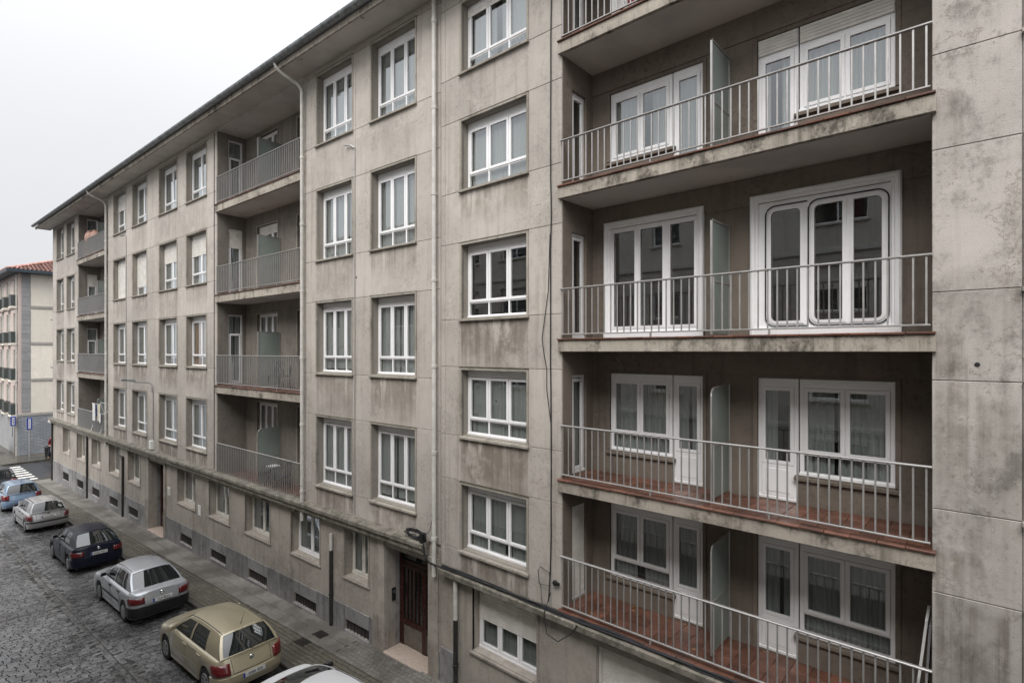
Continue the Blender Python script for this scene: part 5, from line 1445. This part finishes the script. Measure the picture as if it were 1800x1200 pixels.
def tile_run(p0, p1, n):
    """one course-by-course run of half-round tiles from eave to ridge"""
    p0, p1 = Vector(p0), Vector(p1); d = (p1 - p0) / n
    side = d.cross(Vector((0, 0, 1))).normalized(); up = side.cross(d).normalized()
    if up.z < 0: up = -up
    for i in range(n):
        a, b = p0 + d * i + up * 0.07, p0 + d * (i + 1.0) + up * 0.0
        vs = [a + side * 0.10 * math.cos(t) + up * 0.11 * math.sin(t) for t in (0, 0.8, 1.57, 2.34, 3.14)] + [b + side * 0.075 * math.cos(t) + up * 0.07 * math.sin(t) for t in (0, 0.8, 1.57, 2.34, 3.14)]
        tm.add(vs, [(j, j + 1, j + 6, j + 5) for j in range(4)])
y = ey + 0.12
while y < 8:                                          # gable-side slope
    h_ = min(1.0, (y - ey) / run) if y < 6.5 else max(0, (12.5 - y) / run)
    tile_run((ex, y, ez + 0.2), (ex - run * h_, y, ez + 0.2 + rise * h_), max(1, int(15 * h_))); y += 0.29
x = ex - 0.12
while x > -4:                                         # street-side slope
    h_ = min(1.0, (ex - x) / run); tile_run((x, ey, ez + 0.2), (x, ey + run * h_, ez + 0.2 + rise * h_), max(1, int(15 * h_))); x -= 0.29
stuff(tm.build('roof_tiles', M['rooftile'], rf))
hp = MB(); hp.tube([(ex, ey, ez + 0.26), (ex - run, ey + run, ez + 0.28 + rise)], 0.11, 8); hp.build('hip_ridge', M['rooftile'], CH)

# ------------------------------------------------------------------ street furniture and small things
def blue_sign(pos, h0, h1, post, label, grp):
    r_ = empty('street_sign', pos, ANG)
    if post: m = MB(); m.tube([(0, 0, 0), (0, 0, h0 + 0.1)], 0.045, 8); m.build('post', M['rail'], r_, smooth=50)
    else: m = MB(); m.tube([(0, 0.0, h1 - 0.1), (0, 0.25, h1 - 0.1)], 0.03, 6); m.build('bracket', M['rail'], r_)
    m = MB(); m.cham(0, 0.34, -0.06, 0.06, h0, h1, 0.02); m.build('sign_panel', M['sign_blue'], r_, (0, -0.17, 0), R(90))
    m = MB(); m.box(0.09, 0.25, -0.064, -0.058, h0 + 0.10, h1 - 0.10); w = m.build('sign_face', M['white'], r_, (0, -0.17, 0), R(90))
    t = MB()
    for k in range(4): t.box(0.12, 0.22, -0.069, -0.063, h0 + 0.2 + k * (h1 - h0 - 0.45) / 3, h0 + 0.26 + k * (h1 - h0 - 0.45) / 3)
    t.build('sign_marks', M['sign_blue'], w)
    return tag(r_, label, 'sign', grp)
zf = H - 8.98
blue_sign(LW(-51.6, 0.75, zf), 2.3, 3.3, True, 'blue and white upright street sign on a thin post before the grey cladding', 'blue street signs')
blue_sign(LW(-52.8, -0.12, zf), 2.6, 3.4, False, 'blue and white sign fixed to the corner of the cream house', 'blue street signs')
r_ = empty('sign_post', LW(-40.35, 0.22, zwalk(-40.3)), ANG); tag(r_, 'grey traffic sign seen edge-on at the end of the long block', 'sign post')
m = MB(); m.tube([(0, 0, 0), (0, 0, 2.15)], 0.035, 8); m.build('post', M['rail'], r_, smooth=50)
m = MB(); m.lathe([(0.30, -0.012), (0.31, 0.0), (0.30, 0.012)], 24, 'y', (0, -0.05, 1.95)); m.build('sign_disc', M['rail'], r_)
b_ = empty('litter_bin', LW(-50.2, 1.75, zf)); tag(b_, 'dark litter bin on the far pavement by the grey cladding', 'litter bin')
m = MB(); m.lathe([(0.20, 0.0), (0.24, 0.05), (0.27, 0.75), (0.29, 0.78)], 16); m.build('bin_body', M['black'], b_, smooth=40)
m = MB(); m.lathe([(0.29, 0.785), (0.29, 0.84), (0.2, 0.93), (0.001, 0.96)], 16); m.build('bin_lid', M['black'], b_, smooth=40)
fence = empty('board_fence', LW(-55.4, -1.0, zf), ANG); tag(fence, 'low maroon board fence with a pale top in front of the corner house', 'fence')
def mkb():
    q = MB(); q.cham(0, 0.19, -0.02, 0.02, 0, 1.25, 0.008); return q.mesh('board', M['maroon'])
for k in range(11): obj('board', cached('fboard', mkb), fence, (-0.21 * k + 0.9, 0, 0.05))
m = MB(); m.cham(-1.35, 1.12, -0.04, 0.04, 1.30, 1.38, 0.01); m.build('top_rail', M['white'], fence)

# person: one skinned body, jacket and trousers over it
def skinned(name, joints, bones, mat, parent, lvl=1):
    me = bpy.data.meshes.new(name); me.from_pydata([j[0] for j in joints], bones, []); me.materials.append(mat)
    o = bpy.data.objects.new(name, me); COL.objects.link(o); o.parent = parent
    md = o.modifiers.new("skin", 'SKIN'); md.use_smooth_shade = True
    sv = me.skin_vertices[0].data if me.skin_vertices else None
    if sv is None:
        bm = bmesh.new(); bm.from_mesh(me); lay = bm.verts.layers.skin.verify(); bm.to_mesh(me); bm.free(); sv = me.skin_vertices[0].data
    for i, j in enumerate(joints): sv[i].radius = (j[1], j[1]); sv[i].use_root = (i == 0)
    s2 = o.modifiers.new("sub", 'SUBSURF'); s2.levels = s2.render_levels = lvl
    return o
pe = empty('person', LW(-49.4, 1.75, zf), R(150)); tag(pe, 'pedestrian in a red jacket and dark trousers raising one arm on the far pavement', 'person')
J = [((0, 0, .95), .14), ((0, 0.01, 1.12), .125), ((0, 0.02, 1.32), .14), ((0, 0.02, 1.44), .075), ((0, 0, 1.52), .055), ((0, -0.01, 1.60), .085), ((0, -0.01, 1.68), .085), ((0, 0, 1.74), .055),
     ((.18, 0.02, 1.40), .062), ((.26, -0.05, 1.15), .05), ((.22, -0.2, .95), .04), ((.21, -0.25, .88), .04),
     ((-.18, 0.02, 1.40), .062), ((-.36, -0.1, 1.52), .05), ((-.42, -0.22, 1.74), .04), ((-.43, -0.24, 1.82), .04),
     ((.10, 0, .88), .095), ((.12, -0.05, .50), .068), ((.12, 0.02, .10), .05), ((.12, -0.12, .04), .045),
     ((-.10, 0, .88), .095), ((-.12, 0.06, .50), .068), ((-.12, 0.16, .12), .05), ((-.12, 0.04, .04), .045)]
B = [(0, 1), (1, 2), (2, 3), (3, 4), (4, 5), (5, 6), (6, 7), (2, 8), (8, 9), (9, 10), (10, 11), (2, 12), (12, 13), (13, 14), (14, 15), (0, 16), (16, 17), (17, 18), (18, 19), (0, 20), (20, 21), (21, 22), (22, 23)]
skinned('body', J, B, M['skin'], pe)
JJ = [(J[i][0], J[i][1] + 0.028) for i in (0, 1, 2, 8, 9, 10, 12, 13, 14)]
skinned('jacket', JJ, [(0, 1), (1, 2), (2, 3), (3, 4), (4, 5), (2, 6), (6, 7), (7, 8)], M['cloth_r'], pe)
JT = [((0, 0, .93), .15)] + [(J[i][0], J[i][1] + 0.022) for i in (16, 17, 18, 20, 21, 22)]
skinned('trousers', JT, [(0, 1), (1, 2), (2, 3), (0, 4), (4, 5), (5, 6)], M['jeans'], pe)
skinned('hair', [((0, 0.03, 1.66), .09), ((0, 0.02, 1.74), .075)], [(0, 1)], M['hair'], pe)

def wall_lamp(x, y, z, rz, reach, label):
    p = LW(x, y, z + H); r_ = empty('wall_lamp', p, ANG + rz)
    m = MB(); m.tube([(0, 0, -0.45), (0, -0.04, -0.06), (0, -0.18, 0.0), (0, -reach, 0.06)], 0.028, 8); m.build('arm', M['rail_dark'], r_, smooth=50)
    m = MB(); m.add([(-0.09, -reach + 0.06, 0.06), (0.09, -reach + 0.06, 0.06), (0.07, -reach - 0.5, 0.12), (-0.07, -reach - 0.5, 0.12), (-0.06, -reach + 0.06, 0.16), (0.06, -reach + 0.06, 0.16), (0.05, -reach - 0.46, 0.20), (-0.05, -reach - 0.46, 0.20)],
                    [(0, 3, 2, 1), (4, 5, 6, 7), (0, 1, 5, 4), (1, 2, 6, 5), (2, 3, 7, 6), (3, 0, 4, 7)]); m.build('lamp_head', M['gutter'], r_)
    return tag(r_, label, 'street lamp', 'street lamps on the walls')
wall_lamp(-19.3, -0.05, -1.45, 0, 0.75, 'grey street lamp on a bracket between the windows of the long block')
wall_lamp(-39.2, 0.3, 2.05, R(-75), 0.35, 'upper of two small lamps on the end wall of the long block')
wall_lamp(-39.2, 0.3, -1.3, R(-75), 0.35, 'lower of two small lamps on the end wall of the long block')
m = MB(); m.tube([(-19.3, -0.02, -1.9), (-19.3, -0.02, -4.55)], 0.02, 6); m.build('conduit', M['rail_dark'], LB)
m = MB(); m.tube([(-23.21, -0.018, 5.85), (-23.21, -0.018, -4.5)], 0.017, 6); m.tube([(-24.2, -0.02, 6.0), (-23.4, -0.02, 5.97), (-23.21, -0.018, 5.85)], 0.015, 6); m.build('conduit', M['rail_dark'], LB)
m = MB(); m.tube([(-3.46, -0.018, 5.65), (-3.46, -0.018, -4.55)], 0.012, 6); m.tube([(-3.85, -0.08, 5.80), (-3.62, -0.05, 5.76), (-3.46, -0.02, 5.65)], 0.022, 6); m.build('conduit', M['rail_dark'], LB)
m = MB(); m.tube([(-12.66, -0.014, 8.4), (-12.66, -0.014, -4.55)], 0.012, 6); m.build('conduit', M['cable'], LB)
m = MB(); m.cham(-19.5, -19.25, -0.14, 0.0, -4.55, -4.15, 0.02); m.build('junction_box', M['white'], LB)

# cables on the ledge and down the front of the wide-balcony block
def cable(name, pts, r, label, cat='cable', grp='black cables on the walls', mat='cable'):
    m = MB(); m.tube(pts, r, 6); return tag(m.build(name, M[mat], None, smooth=60), label, cat, grp)
bundle = empty('cable_bundle', (0, 0, H)); tag(bundle, 'bundle of black cables lying along the mossy ledge under the wide balconies', 'cable bundle')
rnd = random.Random(3)
for k in range(8):
    pts = []; x = -9.62
    while x < 3.4:
        pts.append((x, -0.10 - 0.018 * (k % 4) + rnd.uniform(-0.012, 0.012), -5.035 + 0.02 * (k // 4) + rnd.uniform(-0.008, 0.012) + 0.018 * math.sin(x * 1.7 + k))); x += 0.28
    m = MB(); m.tube(pts, 0.011 + 0.003 * (k % 3), 5); m.build('cable', M['cable'], bundle, smooth=60)
loop = empty('cable_coil', LW(-0.78, -0.17, H - 4.45), ANG); tag(loop, 'tangled coil of black cable on the end of the mossy ledge above the doorway', 'cable coil')
for k in range(9):
    a0 = rnd.uniform(0, 6); rx, rz_ = rnd.uniform(0.20, 0.34), rnd.uniform(0.06, 0.12); ox_, oz_ = rnd.uniform(-0.06, 0.1), rnd.uniform(-0.03, 0.03)
    pts = [(ox_ + rx * math.cos(a0 + t * 0.5), rnd.uniform(-0.03, 0.03), oz_ + rz_ * math.sin(a0 + t * 0.5) + 0.02 * math.sin(3 * t)) for t in range(13)]
    m = MB(); m.tube(pts, 0.010, 5); m.build('cable', M['cable'], loop, smooth=60)
m = MB(); m.box(0.26, 0.36, -0.05, 0.08, -0.28, 0.06); m.build('clamp', M['black'], loop)
for k in range(5):
    m = MB(); m.tube([(0.30, -0.02, 0.0), (0.33 + 0.02 * k, -0.03, -0.25), (0.42, -0.04 + 0.015 * k, -0.45 - 0.03 * k), (0.62, -0.02 + 0.015 * k, -0.56 - 0.02 * k), (1.1, -0.0 + 0.012 * k, -0.60)], 0.011, 5); m.build('cable', M['cable'], loop, smooth=60)
cable('cable', [LW(-0.27, -0.02, H + q) for q in (9.0, 6, 3, 0, -2, -4.0)] + [LW(-0.32, -0.06, H - 4.3), LW(-0.45, -0.12, H - 4.5)], 0.008, 'thin black cable beside the pale downpipe above the entrance door')
cable('cable', [(-6.50 + rnd.uniform(-0.012, 0.012), -0.025, H + 9.0 - 0.7 * k) for k in range(20)] + [(-6.5, -0.1, H - 4.9)], 0.013, 'black cable running straight down beside the wide balconies')
cable('cable', [(-6.52, -0.03, H + 2.3), (-6.56, -0.03, H + 1.2), (-6.72, -0.03, H + 0.25), (-6.66, -0.03, H - 0.1), (-6.60, -0.03, H - 0.35), (-6.60, -0.03, H - 0.75), (-6.5, -0.03, H - 1.4)], 0.008, 'slack loop of thin black cable next to the straight one')
cable('cable', [(-6.50, -0.03, H - 4.75), (-6.52, -0.22, H - 5.1), (-6.42, -0.26, H - 5.45), (-6.15, -0.26, H - 5.5), (-5.85, -0.24, H - 5.25), (-5.75, -0.2, H - 5.08)], 0.011, 'black cable hanging in a loop below the ledge')
cable('cable', [(-6.78, -0.04, H - 4.66), (-6.80, -0.05, H - 4.38), (-6.75, -0.05, H - 4.30), (-6.52, -0.05, H - 4.36), (-6.50, -0.05, H - 4.62), (-6.74, -0.05, H - 4.64), (-6.7, -0.05, H - 5.0)], 0.008, 'square bent wire loop above the ledge', grp='black cables on the walls')
m = MB(); m.lathe([(0.045, -0.03), (0.055, 0.0), (0.045, 0.03)], 14, 'y', (-6.38, -0.05, -4.52)); m.box(-6.36, -6.28, -0.06, -0.03, -4.55, -4.5); m.build('cable_clip', M['black'], RB)

# things on the balconies
bo = empty('leaning_board', (-0.80, 0.45, H - 5.0)); tag(bo, 'tall white board leaning against the pier on the lowest wide balcony', 'board', 'boards leaning on the lowest wide balcony')
m = MB(); m.hexa([(0, -0.3, 0), (0.03, -0.3, 0), (0.03, 0.12, 0), (0, 0.12, 0), (0.16, -0.25, 1.55), (0.19, -0.25, 1.55), (0.19, 0.12, 1.62), (0.16, 0.12, 1.62)]); m.build('board', M['white'], bo)
bo = empty('leaning_board', (-0.70, 0.45, H - 5.0)); tag(bo, 'narrow brown board standing behind the white one on the lowest wide balcony', 'board', 'boards leaning on the lowest wide balcony')
m = MB(); m.hexa([(0.02, -0.28, 0), (0.05, -0.28, 0), (0.05, 0.05, 0), (0.02, 0.05, 0), (0.10, -0.26, 1.5), (0.125, -0.26, 1.5), (0.125, 0.05, 1.5), (0.10, 0.05, 1.5)]); m.build('board', M['quoin'], bo)
for i in range(14):                                   # wind-blown leaves on the lowest tiles
    fz = -5.0 if i < 10 else -2.47
    x, y = rnd.uniform(-6.1, -1.2), rnd.uniform(0.05, 1.0)
    m = MB(); s = rnd.uniform(0.03, 0.05); m.add([(-s, 0, 0), (0, -s * 0.55, 0.006), (s, 0, 0.002), (0, s * 0.55, 0.012), (-s, 0, -0.002), (0, -s * 0.55, 0.004), (s, 0, 0.0), (0, s * 0.55, 0.010)], [(0, 1, 2, 3), (7, 6, 5, 4), (0, 4, 5, 1), (1, 5, 6, 2), (2, 6, 7, 3), (3, 7, 4, 0)])
    o = m.build('dry_leaf', M['leaf'], None, (x, y, H + fz + 0.004), rnd.uniform(0, 6)); tag(o, 'dry brown leaf on the terracotta tiles of the %s wide balcony' % ('lowest' if i < 10 else 'second lowest'), 'leaf', 'dry leaves on the %s wide balcony' % ('lowest' if i < 10 else 'second lowest'))
def iron_chair(x, y, z, rz, label, grp):
    r_ = empty('garden_chair', LW(x, y, H + z), ANG + rz)
    m = MB(); m.lathe([(0.20, 0.43), (0.21, 0.45), (0.20, 0.465)], 18); m.build('seat', M['iron'], r_)
    for (a, b) in ((-.15, -.15), (.15, -.15), (-.15, .15), (.15, .15)):
        q = MB(); q.tube([(a, b, 0.44), (a * 1.25, b * 1.25, 0)], 0.012, 6); q.build('leg', M['iron'], r_)
    q = MB(); q.tube([(-0.19, .17, .45), (-0.2, .2, .75), (-0.12, .22, .92), (0, .22, .95), (0.12, .22, .92), (0.2, .2, .75), (0.19, .17, .45)], 0.013, 6)
    for k in range(-2, 3): q.tube([(k * 0.065, .18, .46), (k * 0.065 + 0.03, .2, .62), (k * 0.065 - 0.03, .205, .76), (k * 0.05, .215, .92)], 0.008, 5)
    q.build('backrest', M['iron'], r_); return tag(r_, label, 'chair', grp)
def iron_table(x, y, z, label, cloth=False):
    r_ = empty('garden_table', LW(x, y, H + z), ANG)
    m = MB(); m.lathe([(0.34, 0.70), (0.36, 0.715), (0.34, 0.735)], 24); m.build('tabletop', M['iron'], r_)
    m = MB()
    for k in range(20): a = math.pi * 2 * k / 20; m.lathe([(0.02, -0.006), (0.024, 0), (0.02, 0.006)], 6, 'y', (0.33 * math.cos(a), 0.33 * math.sin(a), 0.66))
    stuff(m.build('lace_rim', M['iron'], r_))
    for k in range(3):
        a = 2.1 * k; q = MB(); q.tube([(0.05 * math.cos(a), 0.05 * math.sin(a), 0.7), (0.12 * math.cos(a), 0.12 * math.sin(a), 0.35), (0.3 * math.cos(a), 0.3 * math.sin(a), 0.0)], 0.016, 6); q.build('leg', M['iron'], r_)
    return tag(r_, label, 'table')
iron_table(-9.0, 0.45, FL[3], 'dark iron garden table behind the lowest railing of the long block')
iron_chair(-8.4, 0.5, FL[3], R(-60), 'dark iron garden chair beside the iron table with newspapers', 'iron garden chairs')
iron_chair(-9.62, 0.45, FL[3], R(70), 'dark iron garden chair between the iron table and the frosted screen', 'iron garden chairs')
m = MB(); m.box(-0.2, 0.22, -0.14, 0.14, 0, 0.02); m.box(-0.12, 0.2, -0.1, 0.16, 0.021, 0.035); o = m.build('newspaper', M['cloth_w'], None, LW(-8.95, 0.42, H + FL[3] + 0.737), ANG + 0.3); tag(o, 'white newspapers lying on the iron garden table', 'newspaper')
iron_chair(-8.9, 0.5, FL[2], R(20), 'dark chair behind the railing one floor above the iron table', 'iron garden chairs')
iron_chair(-8.2, 0.45, FL[2], R(-30), 'dark chair nearest to the downpipe one floor above the iron table', 'iron garden chairs')
# laundry on the lowest balcony of the far column
ra = empty('drying_rack', LW(-28.3, 0.15, H + FL[3]), ANG); tag(ra, 'white wire drying rack full of laundry on the far balcony', 'drying rack')
m = MB(); m.tube([(-0.9, -0.2, 1.75), (0.9, -0.2, 1.75)], 0.012, 6); m.tube([(-0.9, 0.2, 1.75), (0.9, 0.2, 1.75)], 0.012, 6)
for s in (-0.9, 0.9): m.tube([(s, -0.3, 0), (s, 0.2, 1.75)], 0.012, 6); m.tube([(s, 0.3, 0), (s, -0.2, 1.75)], 0.012, 6)
m.build('rack_frame', M['pvc'], ra)
for k, (x, w, l, mt, lab) in enumerate(((-0.75, 0.5, 1.0, 'cloth_w', 'white sheet hanging on the drying rack'), (-0.15, 0.25, 0.7, 'cloth_b', 'dark blue shirt hanging on the drying rack'), (0.2, 0.6, 0.95, 'cloth_c', 'cream towel hanging on the drying rack'))):
    m = MB(); m.grid(lambda u, v: (x + w * u, -0.215 + 0.03 * math.sin(9 * u + k) * (1 - v), 1.76 - l * (1 - v)), 10, 4); m.grid(lambda u, v: (x + w * u, -0.19 + 0.03 * math.sin(9 * u + k) * (1 - v), 1.76 - l * 0.8 * (1 - v)), 10, 4)
    o = m.build('laundry', M[mt], None, LW(-28.3, 0.15, H + FL[3]), ANG, smooth=60); tag(o, lab, 'laundry', 'laundry on the drying rack')
m = MB(); m.grid(lambda u, v: (0.35 * u, -0.02 * math.sin(8 * u), -0.55 * (1 - v) * (0.6 + 0.4 * abs(math.sin(5 * u)))), 8, 4); o = m.build('laundry', M['cloth_w'], None, LW(-27.6, -0.09, H + FL[3] + 1.28), ANG, smooth=60); tag(o, 'white cloth hanging over the outside of the far railing', 'laundry', 'laundry on the drying rack')
for k, (x, y, s, lab) in enumerate(((-30.55, 0.2, 1.0, 'striped pinkish jar on the topmost balcony of the far column, the left one'), (-29.9, 0.35, 1.15, 'striped pinkish jar beside the frosted screen on the topmost far balcony'))):
    m = MB(); m.lathe([(0.16 * s, 0.75), (0.27 * s, 0.9), (0.31 * s, 1.15), (0.27 * s, 1.38), (0.18 * s, 1.48), (0.21 * s, 1.55)], 16); m.lathe([(0.14, 0.0), (0.2, 0.02), (0.18, 0.72)], 12); tag(m.build('jar', M['wicker'], None, LW(x, y, H + FL[0]), 0, smooth=40), lab, 'jar', 'jars on the topmost far balcony')
m = MB(); m.grid(lambda u, v: (0.5 * u, 0.03 * math.sin(7 * u), 0.5 + 0.9 * v), 8, 3); m.grid(lambda u, v: (0.5 * u, 0.04 + 0.03 * math.sin(7 * u), 0.5 + 0.9 * v), 8, 3); tag(m.build('laundry', M['cloth_r'], None, (-5.1, 0.5, H + 6.0), 0, smooth=60), 'dark red cloth hanging on the uppermost wide balcony', 'laundry')
m = MB(); m.grid(lambda u, v: (0.35 * u, 0.03 * math.sin(7 * u), 0.5 + 1.0 * v), 8, 3); m.grid(lambda u, v: (0.35 * u, 0.04 + 0.03 * math.sin(7 * u), 0.5 + 1.0 * v), 8, 3); tag(m.build('laundry', M['cloth_w'], None, (-5.5, 0.6, H + 6.0), 0, smooth=60), 'white cloth hanging beside the dark red one on the uppermost wide balcony', 'laundry')
for (x, y, lab) in ((-4.33, -1.08, 'square iron inspection cover in the dark paving tiles beside the gold car'), (-4.30, -0.55, 'square iron inspection cover in the pale paving strip by the wall')):
    m = MB(); m.bevbox(-0.21, 0.21, -0.15, 0.15, -0.02, 0.006, 0.004)
    for k in range(5): m.bevbox(-0.18 + 0.075 * k, -0.14 + 0.075 * k, -0.12, 0.12, 0.004, 0.010, 0.002)
    o = m.build('inspection_cover', M['cover'], None, LW(x, y, zwalk(x) + 0.002), ANG); o.rotation_euler = (0, -0.029, ANG); tag(o, lab, 'inspection cover', 'inspection covers in the pavement')
